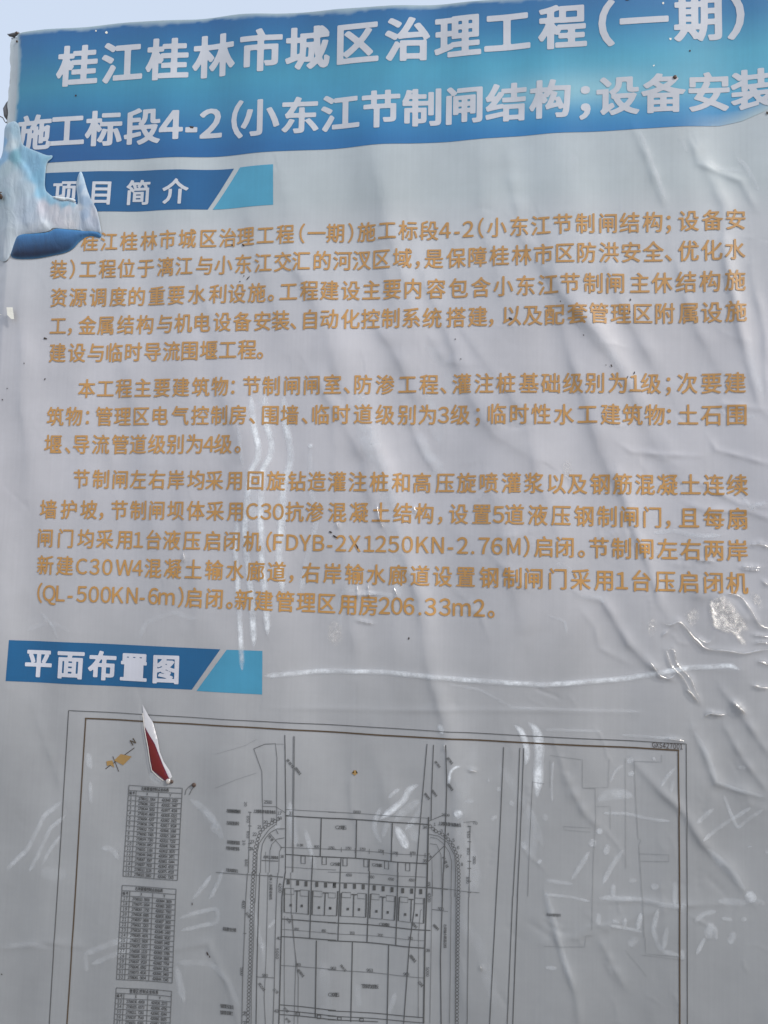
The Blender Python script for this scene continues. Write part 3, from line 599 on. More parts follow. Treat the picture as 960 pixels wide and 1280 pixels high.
BODY = [
 ('桂江桂林市城区治理工程（一期）施工标段4-2（小东江节制闸结构；设备安', [112,136,160,185,209,234,260,284,307,332,357,378,396,419,438,458,484,510,536,556,571,585,601,621,649,676,703,731,760,787,816,836,861,891,920], [(112,314),(510,300),(920,286)]),
 ('装）工程位于漓江与小东江交汇的河汊区域，是保障桂林市区防洪安全、优化水', [74,91,110,134,157,181,206,230,255,279,304,329,354,377,403,428,452,477,503,522,542,570,597,624,652,679,706,733,761,789,817,836,861,890,919], [(74,349),(480,336),(919,324)]),
 ('资源调度的重要水利设施。工程建设主要内容包含小东江节制闸主休结构施', [74,98,122,147,170,195,220,246,272,296,321,339,361,387,412,438,464,490,516,545,573,601,629,657,685,712,741,769,800,828,858,888,919], [(74,384),(480,374),(919,363)]),
 ('工，金属结构与机电设备安装、自动化控制系统搭建，以及配套管理区附属设施', [73,88,109,131,156,180,205,229,253,278,303,328,351,367,388,412,438,463,488,514,540,570,597,614,640,666,693,721,748,776,804,832,861,890,920], [(73,419),(480,410),(920,402)]),
 ('建设与临时导流围堰工程。', [72,96,119,142,166,190,214,237,261,285,309,325], [(72,453),(309,449)]),
 ('本工程主要建筑物：节制闸闸室、防渗工程、灌注桩基础级别为1级；次要建', [108,131,154,178,202,226,251,275,292,315,339,365,390,416,434,454,481,509,536,554,577,605,632,661,688,716,743,772,794,814,836,860,890,919], [(108,497),(510,492),(919,491)]),
 ('筑物：管理区电气控制房、围墙、临时道级别为3级；临时性水工建筑物：土石围', [69,92,109,129,152,176,200,225,250,274,298,316,338,362,381,401,427,454,481,508,534,554,575,597,621,649,676,705,734,763,791,819,837,861,890,921], [(69,532),(480,530),(921,531)]),
 ('堰、导流管道级别为4级。', [66,84,101,125,149,172,196,219,243,261,279,298], [(66,567),(279,567)]),
 ('节制闸左右岸均采用回旋钻造灌注桩和高压旋喷灌浆以及钢筋混凝土连续', [101,125,149,172,196,220,245,268,293,320,345,371,396,421,447,474,501,527,556,583,611,639,667,696,722,750,778,807,835,864,893,922], [(101,610),(500,615),(922,619)]),
 ('墙护坡，节制闸坝体采用C30抗渗混凝土结构，设置5道液压钢制闸门，且每扇', [60,85,110,126,148,172,196,220,245,269,294,316,333,348,368,393,421.5,448.5,476,503,530,550,573,602,623,643,672,701,730,759,787,816,836,862,893,922], [(60,648),(480,653),(922,661)]),
 ('闸门均采用1台液压启闭机(FDYB-2X1250KN-2.76M)启闭。节制闸左右两岸', [56,81,106,130,154,172,192,215,240,265,290,316,337,348,365,381,398,412,426,443,461,476,492,509,528,547,563,578,591,605,621,642,658,679,706,727,749,777,806,835,864,893,922], [(56,684),(480,692),(922,701)]),
 ('新建C30W4混凝土输水廊道，右岸输水廊道设置钢制闸门采用1台压启闭机', [56,80,101,117,133,154,171,191,216,242,268,294,320,346,364,388,415,443,470,497,525,553,582,611,640,667,697,726,755,778,802,832,861,892,922], [(56,718),(480,731),(922,742)]),
 ('(QL-500KN-6m)启闭。新建管理区用房206.33m2。', [49,61,75,87,101,116,131,146,164,177,191,208,226,242,268,287,305,330,356,382,408,434,460,480.5,496,511,525,538,556,577,599,614], [(56,753),(191,757),(460,769),(600,772.5)]),
]
for t, xs, yb_ in BODY:
    assert len(t) == len(xs), (t, len(t), len(xs))
    letters('paragraph_lettering', t, xs, yb_, 26.8 if xs[-1] > 650 else (25.2 if xs[-1] < 400 else 26.3), .0165, GOLD, aspect=.91)

# ------------------------------------------------------------------ site plan
def strips(name, lines, col, parent=banner, lift=.0011, colvar=.12):
    V = []; Fc = []
    for pts, wpx in lines:
        q = P([p[0] for p in pts], [p[1] for p in pts]); out = [q[0]]
        for a, b in zip(q[:-1], q[1:]):
            n = max(1, int(np.linalg.norm(b - a) / .012)); out += [a + (b - a) * (k + 1) / n for k in range(n)]
        out = np.array(out)
        if len(out) < 2: continue
        t = np.gradient(out, axis=0); t /= np.linalg.norm(t, axis=1)[:, None] + 1e-9
        nn = np.stack([-t[:, 1], t[:, 0]], -1) * wpx * .5 * pxm(*pts[len(pts)//2])
        b = len(V); V += list(out + nn) + list(out - nn); n = len(out)
        Fc += [(b + k, b + k + 1, b + n + k + 1, b + n + k) for k in range(n - 1)]
    me = bpy.data.meshes.new(name); me.from_pydata([tuple(v) for v in drape(np.array(V), lift)], [], Fc); me.update()
    if sum(p.normal.y for p in me.polygons) > 0: me.flip_normals()
    x = np.array(V)
    set_ink(me, np.array(col) * (1 + colvar * n2(x[:, 0], x[:, 1], 20, 1))[:, None])
    me.polygons.foreach_set('use_smooth', [True] * len(Fc))
    return link(name, me, parent, M_ink)
a3 = lambda *p: C(270,900,6.4,*p); a4 = lambda *p: C(270,1090,6.4,*p); a5 = lambda *p: C(410,900,6.4,*p); a6 = lambda *p: C(410,1090,6.4,*p); a7 = lambda *p: C(530,900,5.05,*p); a8 = lambda *p: C(680,900,3.43,*p)
def rect(cf, x0, y0, x1, y1): return cf((x0,y0),(x1,y0 + .07*(x1-x0)),(x1,y1 + .07*(x1-x0)),(x0,y1),(x0,y0))
def circ(c, r, n=9): return [(c[0] + r*math.cos(2*math.pi*k/n), c[1] + r*math.sin(2*math.pi*k/n)) for k in range(n+1)]
def along(pts, d):
    out = []; acc = 0
    for (x0,y0),(x1,y1) in zip(pts[:-1], pts[1:]):
        s = math.hypot(x1-x0, y1-y0)
        while acc < s: out.append((x0+(x1-x0)*acc/s, y0+(y1-y0)*acc/s)); acc += d
        acc -= s
    return out
BOT = 1500
strips('plan_border', [([(86,888),(480,910),(858,930)], .8), ([(86,888),(74,1084),(62,1280),(50,BOT)], .9), ([(858,930),(859,1100),(860,BOT)], .9)], (.10,.10,.10)) 
strips('plan_border', [([(106,898),(300,908),(480,919.5),(560,923),(849,938)], 1.8), ([(107,898),(96,1084),(84,1280),(71,BOT)], 1.5), ([(848,938),(849.5,1100),(850,BOT)], 1.7)], (.10,.065,.035))
thick = [ (a3((553,118),(560,640),(558,1216)),1.1), (a4((557,0),(530,200),(525,520),(505,1216)),1.5), ([(349,1280),(346,BOT)],1.5),
 (a3((560,762),(960,792)),1.4), (a5((0,787),(805,835)),1.4), (a5((805,775),(795,1216)),2.0), (a6((795,0),(775,600),(765,1216)),2.0),
 (a3((843,785),(835,1090)),1.4), (a5((228,800),(220,1110)),1.3),(a5((515,825),(505,1130)),1.5),
 (a3((555,1072),(960,1100)),1.2),(a5((0,1097),(790,1150)),1.2), (a3((775,1080),(770,1216)),1.3),(a4((770,0),(765,90),(752,530)),1.3),
 (a5((103,1105),(97,1216)),1.2),(a5((330,1120),(325,1216)),1.3),(a5((560,1137),(558,1216)),1.3),(a6((97,0),(80,548)),1.3),(a6((330,0),(310,570)),1.4),(a6((560,0),(542,590)),1.4),
 (a4((805,545),(795,1160)),1.4),(a6((195,563),(182,1200)),1.3),(a6((485,588),(472,1216),(466,1500)),1.4),
 (a4((530,372),(960,405)),1.2),(a6((0,403),(820,468)),1.2),(a4((525,512),(750,528),(960,545)),1.2),(a6((0,545),(780,610)),1.3),
 (a4((513,1058),(960,1105)),1.0),(a6((0,1105),(765,1168)),1.0),(a4((510,1103),(960,1150)),.9),(a6((0,1148),(765,1210)),.9),(a4((505,1135),(960,1180)),1.0),(a6((0,1178),(400,1205)),1.0),
 (a5((793,190),(735,850),(705,1216)),1.1),(a5((845,195),(830,560),(825,800)),1.1),(a5((943,195),(950,560),(940,860),(925,1216)),1.3),
 (a6((705,0),(690,300),(650,600),(605,1216)),1.2),(a6((922,0),(900,700),(905,1216),(900,1500)),1.3),
 (a7((503,170),(480,700),(457,1112)),1.1),([(620.5,1120),(612,1280),(602,BOT)],1.1),(a7((605,175),(585,700),(562,1112)),1.0),([(641,1120),(634,1280)],1.0),(a7((630,175),(605,800),(590,1112)),1.1),([(647,1120),(641,1280),(632,BOT)],1.1),
 (a4((355,0),(345,300),(335,700),(325,1216),(318,1500)),1.1)]
thin = [ (a3((305,228),(395,190),(478,187),(490,300),(488,840)),.9),(a3((305,228),(345,340),(370,410),(375,640),(380,860)),.9),(a3((375,686),(480,690),(560,740)),.8),
 (a3((480,190),(545,192)),.5),(a3((620,128),(612,1216)),.9),(a3((630,128),(628,400),(618,1216)),.9),(a4((600,0),(605,350),(640,700),(625,1216)),.8),(a4((612,340),(630,600),(660,850),(655,1216)),.8),
 (a3((560,712),(960,740)),.7),(a5((0,738),(805,785)),.7),(a3((515,1015),(960,1035)),.7),(a5((0,1035),(790,1085)),.7),(a3((560,1172),(960,1202)),.6),(a6((0,0),(785,42)),.6),
 (a3((278,730),(265,1216)),1.0),(a4((258,0),(240,300),(235,480),(220,800),(210,1216)),1.0),(a3((483,830),(430,870),(385,930),(350,980),(335,1050),(330,1216)),1.0),
 (a3((552,868),(490,868),(440,895),(400,940),(375,990),(365,1060),(360,1216)),1.0),(a3((550,940),(490,950),(450,990),(435,1040),(430,1216)),.8),(a3((550,1015),(525,1020),(510,1050),(505,1216)),.8),
 (a3((480,870),(500,910)),1.0),(a3((430,900),(530,1020)),.8),(a3((370,1118),(500,1125)),1.3),(a3((400,1050),(402,1216)),.6),
 (a4((315,200),(305,600),(290,900),(285,1216)),.9),(a4((330,0),(318,240)),.8),(a4((420,0),(405,700),(390,1000),(400,1216)),.8),(a4((500,0),(490,100),(480,400),(470,900),(460,1216)),1.0),(a4((550,350),(548,1216)),.7),
 (a4((0,0),(200,8),(540,35)),.9),(a4((355,20),(540,38)),.9),(a4((530,455),(960,490)),.6),(a6((0,490),(780,550)),.6),(a4((515,742),(960,778)),.7),(a6((0,780),(770,850)),.7),(a4((325,828),(470,842)),.8),
 (a4((555,50),(960,85)),1.3),(a6((0,85),(785,125)),1.3),(a6((835,0),(822,800),(815,1216)),.7),(a6((740,310),(725,500),(722,1170)),.7),(a6((750,300),(740,310)),.8),
 (a6((780,125),(960,138)),.7),(a6((830,300),(960,315)),.8),(a7((40,740),(80,745),(120,775),(160,830),(175,890),(170,1112)),.8),(a7((38,780),(80,785),(108,850),(115,1112)),.8),(a7((30,720),(90,730),(150,770),(195,850),(200,960),(195,1112)),1.0),
 (a7((25,640),(120,598),(160,598)),.8),(a7((20,900),(130,790)),1.2),(a7((50,880),(55,1112)),.6),(a7((292,665),(285,1112)),1.0),([(586,1120),(584,1280),(580,BOT)],1.0),([(564,1120),(562,1280)],.8),([(570,1115),(569,1280)],.8),
 (a7((0,1055),(160,1065),(350,1085)),.7),(a7((685,385),(665,800),(655,1112)),.6),(a7((685,390),(760,402)),.5),(a7((250,640),(330,635)),.6)]
for y in (730,840,980,1010): thin.append((a3((264,y),(290,y+3)),1.2))
for y in (480,1110): thin.append((a4((225,y),(250,y+3)),1.2))
for y in (665,762,885,930,1010,1080): thin.append((a7((275,y),(298,y+2)),1.2))
for i in range(7): thin.append((a5((105+i*112, 1022+i*7),(105+i*112,1062+i*7)),.9))
for x0,y0,x1,y1 in ((682,1085,715,1145),(850,1095,883,1155)): thick.append((rect(a3,x0,y0,x1,y1),1.0))
for x0,y0 in ((118,1108),(285,1118),(452,1130),(622,1142)): thick.append((rect(a5,x0,y0,x0+33,y0+62),1.0))
for x,y in ((580,75),(655,85),(722,92),(808,97),(878,103),(948,108)): thick.append((a4((x,y-20),(x,y+20)),3.6))
for x,y in ((52,107),(138,115),(210,120),(280,125),(368,132),(440,138),(512,143),(598,148),(670,152),(742,158)): thick.append((a6((x,y-20),(x,y+20)),3.6))
for g_, pts in ((a4,[(745,145,740,340),(775,145,770,340),(550,125,548,320)]),(a6,[(78,155,70,350),(105,170,100,355),(305,180,300,370),(340,180,332,375),(540,195,530,390),(570,200,562,392),(770,210,765,410)])):
    for x0,y0,x1,y1 in pts: thick.append((g_((x0,y0),(x1,y1)),1.7))
for g_, pts in ((a4,[(630,148,675,148),(650,150,645,320),(855,165,900,167),(875,165,868,345)]),(a6,[(185,185,230,188),(205,185,200,365),(415,203,460,206),(437,203,432,380),(645,217,685,220),(667,217,662,395)])):
    for x0,y0,x1,y1 in pts: thick.append((g_((x0,y0),(x1,y1)),1.4))
for b_ in ((555,125,625,172),(675,140,742,188),(780,148,850,192),(900,165,955,205)): thin.append((rect(a4,*b_),.8))
for b_ in ((110,165,180,206),(235,175,300,218),(345,180,408,225),(465,190,530,235),(575,198,640,240),(695,208,762,252)): thin.append((rect(a6,*b_),.8))
for g_, pts in ((a4,[(550,320,740,335),(770,340,960,350)]),(a6,[(0,348,70,352),(100,355,300,370),(332,375,530,390),(562,392,765,410)])):
    for x0,y0,x1,y1 in pts: thin.append((g_((x0,y0),(x1,y1)),.8))
for g_, pts in ((a4,[(600,262),(688,268),(825,282),(914,288)]),(a6,[(18,288),(157,300),(246,306),(386,320),(477,326),(618,338),(710,343)])):
    for x,y in pts: thick.append((g_((x-9,y),(x+9,y+1)),3.0))
for x,y in ((92,1170),(268,1187)): thick.append((rect(a6,x-14,y-12,x+14,y+12),1.4))
for x,y in ((655,1135),(825,1155)): thick.append((rect(a4,x-14,y-14,x+14,y+14),1.4))
chain = []
for path in (a3((500,790),(460,815),(400,850),(360,890),(340,945),(325,1000),(315,1060),(310,1216)), a4((305,0),(295,180),(290,350),(285,500),(280,700),(270,900),(265,1050),(258,1216)),
             a7((40,670),(75,700),(110,715),(150,745),(185,790),(210,850),(220,960),(218,1112)), [(573,1122),(572,1200),(571,1290)]):
    for c in along(path, 4.6): chain.append((circ(c, 2.0), .6))
strips('plan_linework', [(a, b * (.85 if b < 3 else 1)) for a, b in thick], (.095,.098,.10)); strips('plan_linework', [(a, b * .75) for a, b in thin], (.15,.155,.16)); strips('plan_pile_chain', chain, (.09,.09,.09))['kind'] = 'stuff'
faint = [(a8((25,150),(165,170),(165,290),(220,294),(222,420),(212,600),(205,900)),.7),(a8((350,165),(352,640)),.6),(a8((505,150),(505,181),(388,178),(395,340),(405,510)),.8),(a8((405,510),(418,518),(408,535)),.7),(a8((408,535),(412,600),(425,800),(430,935)),.9),
 (a8((410,575),(535,578),(535,607),(415,607)),.7),(a8((435,935),(437,1005),(590,1015)),.6),(a8((85,455),(200,462)),.5),(a8((85,455),(85,470),(200,480)),.5),(a8((0,968),(175,972),(180,922),(205,925)),.6),
 (a8((280,170),(275,290),(165,290)),.5),(a8((220,370),(285,372),(285,470)),.5),(a3((0,540),(170,470),(330,420)),.5),(a3((0,270),(240,200),(330,150)),.4),
 (a8((350,990),(400,1050),(440,1100)),.5),(a8((25,170),(25,290)),.6),(a8((420,1010),(600,1030)),.5)]
strips('plan_faint_outline', [(a, b * .6) for a, b in faint], (.29,.305,.315))
GL = (.12,.125,.13)
def small(text, cx, cy, w_px, em, slope=.06, col=GL, name='plan_label', off=.012, rot=0):
    n = len(text)
    if rot:
        c, s = math.cos(rot), math.sin(rot); V = []
        # a turned label is set letter by letter
        objs = []
        for i, ch in enumerate(text):
            d = (i - (n - 1) / 2) * w_px / max(n, 1); objs.append((cx + d * c, cy + d * s, ch))
        return objs
    xs = [cx + (i - (n - 1) / 2) * w_px / n for i in range(n)]
    return letters(name, text, xs, [(cx - 50, cy + em * .45 - 50 * slope), (cx + 50, cy + em * .45 + 50 * slope)], em, off, col, res=18)
letters('plan_label', 'GXS427001', [817.5 + 4.3*k for k in range(9)], [(815,935),(853,937.5)], 9.0, .016, (.09,.075,.07), res=30, aspect=.66)
for t_, x, y, w_, e_ in (('上游翼墙挡墙前轴线',331,1014,27,4.6),('17',350,1016,5,5),('33',364,1016,5,5),('19',341,1024,5,5),('18',350,1022,5,5),('20',332.5,1027,5,5),('21',325,1033,5,5),('22',319,1042,5,5),('23',316,1051,5,5),('24',315,1060,5,5),
    ('右岸上游翼墙',339,1071,18,4),('34',531,1034,5,5),('35',531,1076,5,5),('1',543.5,1030,3,5),('2',543,1037,3,5),('3',552,1038,3,5),('4',560,1042,3,5),('5',567,1049,3,5),('6',573,1058,3,5),('7',576,1069,3,5),('8',577.5,1079,3,5),
    ('上游翼墙挡墙轴线',562,1029.5,28,5),('36',353,1070,4,4.5),('40',349,1172,5,5),('43',346,1263,5,5),('38',535,1188,5,5),('右岸管理房',692,1143,18,4.2),
    ('C25埋石',425.5,1035,12,5.5),('8800',446,1015.5,9,4.5),('9.5米',375,1056,7,4),('800',396,1058,6,4),('1750',414,1060,7,4),('1750',435,1061,7,4),('1750',453,1062,7,4),('1750',476,1064,7,4),('1750',494,1066,7,4),('1750',516,1066,7,4),
    ('C25铺盖',419,1080.5,12,4.5),('C25铺盖',471,1082,12,4.5),('650',436,1094.5,7,4.5),('650',464,1097,7,4.5),('650',489,1099,7,4.5),('650',515,1100,7,4.5),('C30闸底板',480,1156.5,12,4.5),('700',475,1170,7,4.5),('700',440,1167,6,4.5),('700',513,1172.5,6,4.5),
    ('850',371,1161,5,4),('850',405,1163,5,4),('963',417,1210,7,4.5),('963',462,1214,8,5),('963',508,1218,7,5),('963',373,1205.5,6,4.5),('下游消力池底板',462,1234,20,5.5),('C30埋石',417,1243,12,5.5),('500',332,1218,7,4.5),('500',551,1136,7,5),
    ('左岸输水廊道轴线',293,1013,16,4.8),('左岸连接段',292,1028,15,4.8),('新建管理道',293,1052,15,4.8),('现状堤防路',292,1059.5,16,4.8),('现状道路边',291,1087,14,4.5),('新建挡土墙',287.5,1161,16,5),('管理区边线',284,1258,16,5),('管理区围栏',283.5,1266,15,5),
    ('26',306.5,1266,5,5),('27',307,1278,5,6),('2500',335.5,1002,10,5),('2500',557,1018,10,4.5),('7.0',594,1028,5,4.5)):
    small(t_, x, y, w_, e_)
# turned labels along walls
turned = []
for t_, x, y, w_, e_, rot in (('右岸上游翼墙轴线',339,1108,32,4.2,math.pi/2),('左岸输水廊道边线',556.5,1170,30,4.2,math.pi/2),('堤脚线',363,954,14,4.2,.9),('堤脚线',372.5,963.5,11,4.2,.9),('堤顶线',547,955,10,3.6,.9),('堤顶线',562.5,950,10,4,.9),('堤脚线',534,995,10,3.6,.9),('堤脚线',563,983,10,4,.9),('堤脚线',543,991,10,3.6,.9),
    ('20',308,1004,6,4.5,1.57),('650',311,1023,9,4.5,1.57),('850',311,1042,9,4.5,1.57),('20',306,1052,7,4.5,1.57),('850',309,1077,9,4.5,1.57),('4500',305.5,1129,10,5,1.57),('5500',303,1213,10,5,1.57),('4200',350.5,1109,12,5,1.57),('5000',347,1191,14,5,1.57),('650',536,1106,7,5,1.57),('4200',536.5,1122,12,5,1.57),('5000',534.5,1215,12,5,1.57),
    ('550',585.5,1042,9,4.5,1.57),('850',585.5,1063,9,4.5,1.57),('2500',593,1074,10,4.5,1.57),('850',584.5,1099,9,4.5,1.57),('堤脚线',376,1216,12,4.2,.9),('底边线',328,1232,12,4.2,.95),('排水沟',429,1210,10,4,.9),('堤脚线',516,1198,11,4.5,.9),('边线',526,1230,8,4.5,.9),('坡脚线',518,1156,9,4,.8),('坡脚线',545,1159,9,4,.8),
    ('马道',361,1150,8,4,.8),('马道',311,1142,8,4,.8),('压顶',345,1238,8,4,.8),('护坡',358,1262,8,4,.8),('护坡',360,1275,8,4,.8),('挡墙',339,1047,9,4.2,.9),('护底线',557,1077,16,4.5,1.2),('内坡',537,1069,8,3.5,.9)):
    n = len(t_); c, s = math.cos(rot), math.sin(rot)
    V = []; Fc = []
    for i, ch in enumerate(t_):
        co, fs = glyph(ch, .012, 18); co = co.copy(); co[:, 0] -= (co[:, 0].max() + co[:, 0].min()) / 2; co[:, 1] -= (co[:, 1].max() + co[:, 1].min()) / 2
        d = (i - (n - 1) / 2) * w_ / n; q = []
        for gx_, gy_ in co: X_, Y_ = gx_ * e_, -gy_ * e_; q.append((x + d * c + X_ * c - Y_ * s, y + d * s + X_ * s + Y_ * c))
        q = P([a[0] for a in q], [a[1] for a in q]); b = len(V); V += list(q); Fc += [tuple(b + k for k in f) for f in fs]
    me = bpy.data.meshes.new('plan_label'); me.from_pydata([tuple(v) for v in drape(np.array(V), .0013)], [], Fc); me.update()
    if np.mean([p.normal.y for p in me.polygons]) > 0: me.flip_normals()
    set_ink(me, GL); link('plan_label', me, banner, M_ink)
# coordinate tables
def table(TL, TR, BR, BL, first, title, ntot=16):
    q = [P(*c) for c in (TL, TR, BR, BL)]
    def B(u, v): return (q[0]*(1-u) + q[1]*u)*(1-v) + (q[3]*(1-u) + q[2]*u)*v
    def pxof(u, v):
        return ((TL[0]*(1-u)+TR[0]*u)*(1-v)+(BL[0]*(1-u)+BR[0]*u)*v, (TL[1]*(1-u)+TR[1]*u)*(1-v)+(BL[1]*(1-u)+BR[1]*u)*v)
    n = ntot + 2; ln = []
    for r in range(n + 1): ln.append(([pxof(0, r/n), pxof(1, r/n)], .65))
    for u, v0 in ((0,0),(.145,1/n),(.57,1/n),(1,0)): ln.append(([pxof(u, v0), pxof(u, 1)], .8))
    strips('table_grid', ln, (.15,.155,.16), lift=.0012)
    V = []; Fc = []
    def put(s, u0, u1, row, sc=1.0, cn=.52):
        W = np.linalg.norm(B(1, 0) - B(0, 0)); em = np.linalg.norm(B(0, 1/n) - B(0, 0)) * .80 * sc
        adv = (u1 - u0) / len(s)
        for i, ch in enumerate(s):
            co, fs = glyph(ch, .02, 16); co = co.copy(); co[:, 0] -= (co[:, 0].max() + co[:, 0].min()) / 2
            c = B(u0 + adv * (i + .5), (row + .5) / n); dd = (B(1, .5) - B(0, .5)) / np.linalg.norm(B(1, .5) - B(0, .5)); up = np.array([-dd[1], dd[0]])
            b = len(V); V.extend(list(c + (co[:, :1] * dd * cn * 1.5 + (co[:, 1:] - .36) * up) * em)); Fc.extend([tuple(b + k for k in f) for f in fs])
    put(title, .24, .76, 0, 1.0); put('编号', .01, .13, 1, .9); put('X', .33, .39, 1); put('Y', .76, .82, 1)
    for r in range(ntot):
        put(str(first + r), .03, .03 + .045 * len(str(first + r)), r + 2)
        put('27980%02d.%04d' % (rng.randint(10, 99), rng.randint(1000, 9999)), .20, .52, r + 2, .95)
        put('4208%02d.%04d' % (rng.randint(10, 99), rng.randint(1000, 9999)), .64, .93, r + 2, .95)
    me = bpy.data.meshes.new('table_figures'); me.from_pydata([tuple(v) for v in drape(np.array(V), .0013)], [], Fc); me.update()
    if np.mean([p.normal.y for p in me.polygons]) > 0: me.flip_normals()
    set_ink(me, (.085,.088,.092)); link('table_figures', me, banner, M_ink)
table((160.4,982),(227.8,985.3),(221.7,1100.5),(153.4,1095.7), 1, '左岸翼墙控制点坐标表')
table((152.4,1107),(220.2,1111.4),(215.1,1229),(145.8,1224), 17, '右岸翼墙控制点坐标表')
table((145.5,1234.5),(214.4,1239.3),(208.5,1359),(138.5,1353), 33, '管理区控制点坐标表')
# compass and flow arrow
GD = lambda x, z, d: np.tile(np.array([.42,.26,.09]), (len(x), 1))
cp = lambda *p: C(0,860,2,*p)
patch('north_arrow', cp((283,182),(300,166),(328,172),(306,194)), .0012, GD); patch('north_arrow', cp((264,184),(279,182),(284,200),(273,193),(266,196)), .0012, GD)
strips('plan_linework', [(cp((262,203),(335,150)),.9), (cp((280,172),(295,210)),.8)], (.08,.06,.05))
letters('north_letter', 'N', [168], [(150,940),(180,925)], 9, .03, (.10,.075,.05), res=24, tilt=math.radians(38))
patch('flow_arrow', a5((205,405),(222,405),(222,428),(236,428),(214,448),(188,428),(205,428)), .0012, GD)

# ------------------------------------------------------------------ painted film glare and folds
def ribbon(V, Fc, A_, pts, wpx, strength, lift, dome, nx=6, ragged=.25):
    q = P([p[0] for p in pts], [p[1] for p in pts]); s = np.concatenate([[0], np.cumsum(np.linalg.norm(np.diff(q, axis=0), axis=1))])
    n = max(6, int(s[-1] / .006)); t = np.linspace(0, s[-1], n)
    # rounded polyline
    out = np.stack([np.interp(t, s, q[:, 0]), np.interp(t, s, q[:, 1])], -1)
    for _ in range(3): out[1:-1] = .25*out[:-2] + .5*out[1:-1] + .25*out[2:]
    tg = np.gradient(out, axis=0); tg /= np.linalg.norm(tg, axis=1)[:, None] + 1e-9; nn = np.stack([-tg[:, 1], tg[:, 0]], -1)
    wm = wpx * pxm(*pts[len(pts)//2]); u = t / s[-1]
    ph = rng.uniform(0, 6.28); taper = np.clip(np.minimum(u, 1 - u) * max(4, s[-1] / wm * .7), 0, 1) ** .6
    wv = wm * taper * (1 + ragged * np.sin(t * 150 + ph) * np.sin(t * 61 + 2 * ph))
    cen = out + nn * (.25 * ragged * wm * np.sin(t * 90 + ph))[:, None]
    b = len(V)
    for j in range(nx + 1):
        c = j / nx * 2 - 1; p = cen + nn * (wv * .5 * c)[:, None]
        y = -hgt(p[:, 0], p[:, 1]) - lift - dome * wm * (1 - c * c) * taper
        V.extend(np.stack([p[:, 0], y, p[:, 1]], -1).tolist())
        A_.extend((strength * np.clip((1 - c * c) * 1.25, 0, 1) ** 1.4 * np.clip(taper * 1.3, 0, 1) * (.8 + .2 * np.sin(t * 47 + ph))).tolist() if strength else [1] * n)
    for j in range(nx):
        Fc.extend([(b + j*n + k, b + j*n + k + 1, b + (j+1)*n + k + 1, b + (j+1)*n + k) for k in range(n - 1)])
def film(name, V, Fc, A_, m):
    me = mesh(name, V, Fc)
    if sum(p.normal.y for p in me.polygons) > 0: me.flip_normals()
    a = me.attributes.new('fade', 'FLOAT', 'POINT'); a.data.foreach_set('value', A_)
    o = link(name, me, banner, m); o.visible_shadow = True; return o
for pts, wpx, st in GLARE:
    V, Fc, A_ = [], [], []; ribbon(V, Fc, A_, pts, wpx * (1.6 if wpx < 14 else 1.1), min(1, st * (1.5 if st > .5 and pts[0][0] < 660 else .72)), .0007, 0, ragged=.06); film('film_glare_streak', V, Fc, A_, M_glare)
for pts, wpx in GLOSSY:
    V, Fc, A_ = [], [], []; ribbon(V, Fc, A_, pts, wpx, .8, .0009, .5, ragged=.6); film('film_fold', V, Fc, A_, M_gloss)

M_spark = clear_film('dimpled_clear_film', .17, .55, 300, .0055)
def bubble(poly, h, strength, soft):
    o = patch('film_bubble', poly, .0008, (.8, .8, .8), m=M_spark, grid=.003, smooth=2, liftfn=lambda x, z, d: h * (1 - np.exp(-d / .02)))
    me = o.data; n = len(me.vertices); co = np.empty(n * 3); me.vertices.foreach_get('co', co); co = co.reshape(-1, 3)
    pts = smooth_outline(P([p[0] for p in poly], [p[1] for p in poly]), 2); d = seg_dist(co[:, 0], co[:, 2], pts)
    a = me.attributes.new('fade', 'FLOAT', 'POINT'); a.data.foreach_set('value', np.clip(d / soft, 0, 1) ** 1.3 * (.35 + .65 * np.clip(n2(co[:, 0], co[:, 2], 110, 4) * 2 + .6, 0, 1)) * strength)
bubble([(884,752),(896,744),(903,741),(916,752),(926,768),(937,784),(935,790),(925,789),(936,806),(922,804),(918,794),(905,792),(890,786),(886,768)], .009, 1.0, .008)
bubble([(914,792),(928,795),(936,806),(926,808)], .0015, .7, .006)
bubble([(854,765),(866,758),(876,762),(876,776),(866,786),(856,778)], .0015, .55, .010)
bubble([(700,575),(716,570),(720,600),(704,604)], .001, .35, .01)
bubble([(806,778),(820,768),(824,790),(812,800)], .001, .5, .01)
bubble([(936,738),(950,742),(957,760),(948,764),(938,752)], .0015, .5, .008)
bubble([(408,780),(418,772),(428,780),(432,800),(418,812),(406,800)], .0015, .45, .012)

# ------------------------------------------------------------------ the peeled and sagging top left corner
def fb(ox, oy, s, *p): return C(ox, oy, s, *p)
fl = lambda *p: C(0,170,6,*p)
def pillow(h, w_, fold=.0, seed=1, fdir=(1, .25), fs=120):
    def f(x, z, d):
        base = h * (1 - np.exp(-d / w_)); q = n2(x * fdir[0], z * fdir[1], fs / 3, seed)
        return base * (1 + fold * (1 - 3.2 * np.abs(q)) ) 
    return f
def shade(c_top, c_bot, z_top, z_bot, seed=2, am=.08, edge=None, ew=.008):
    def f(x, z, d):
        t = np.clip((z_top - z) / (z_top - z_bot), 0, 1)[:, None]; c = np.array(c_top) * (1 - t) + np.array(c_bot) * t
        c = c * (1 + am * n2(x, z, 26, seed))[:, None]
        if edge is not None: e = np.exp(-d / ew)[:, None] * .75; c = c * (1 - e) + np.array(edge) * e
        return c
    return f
zf = lambda y: float(P(50, 170 + y / 6)[1])
M_peel = vinyl('peeled_vinyl', .5, .15)
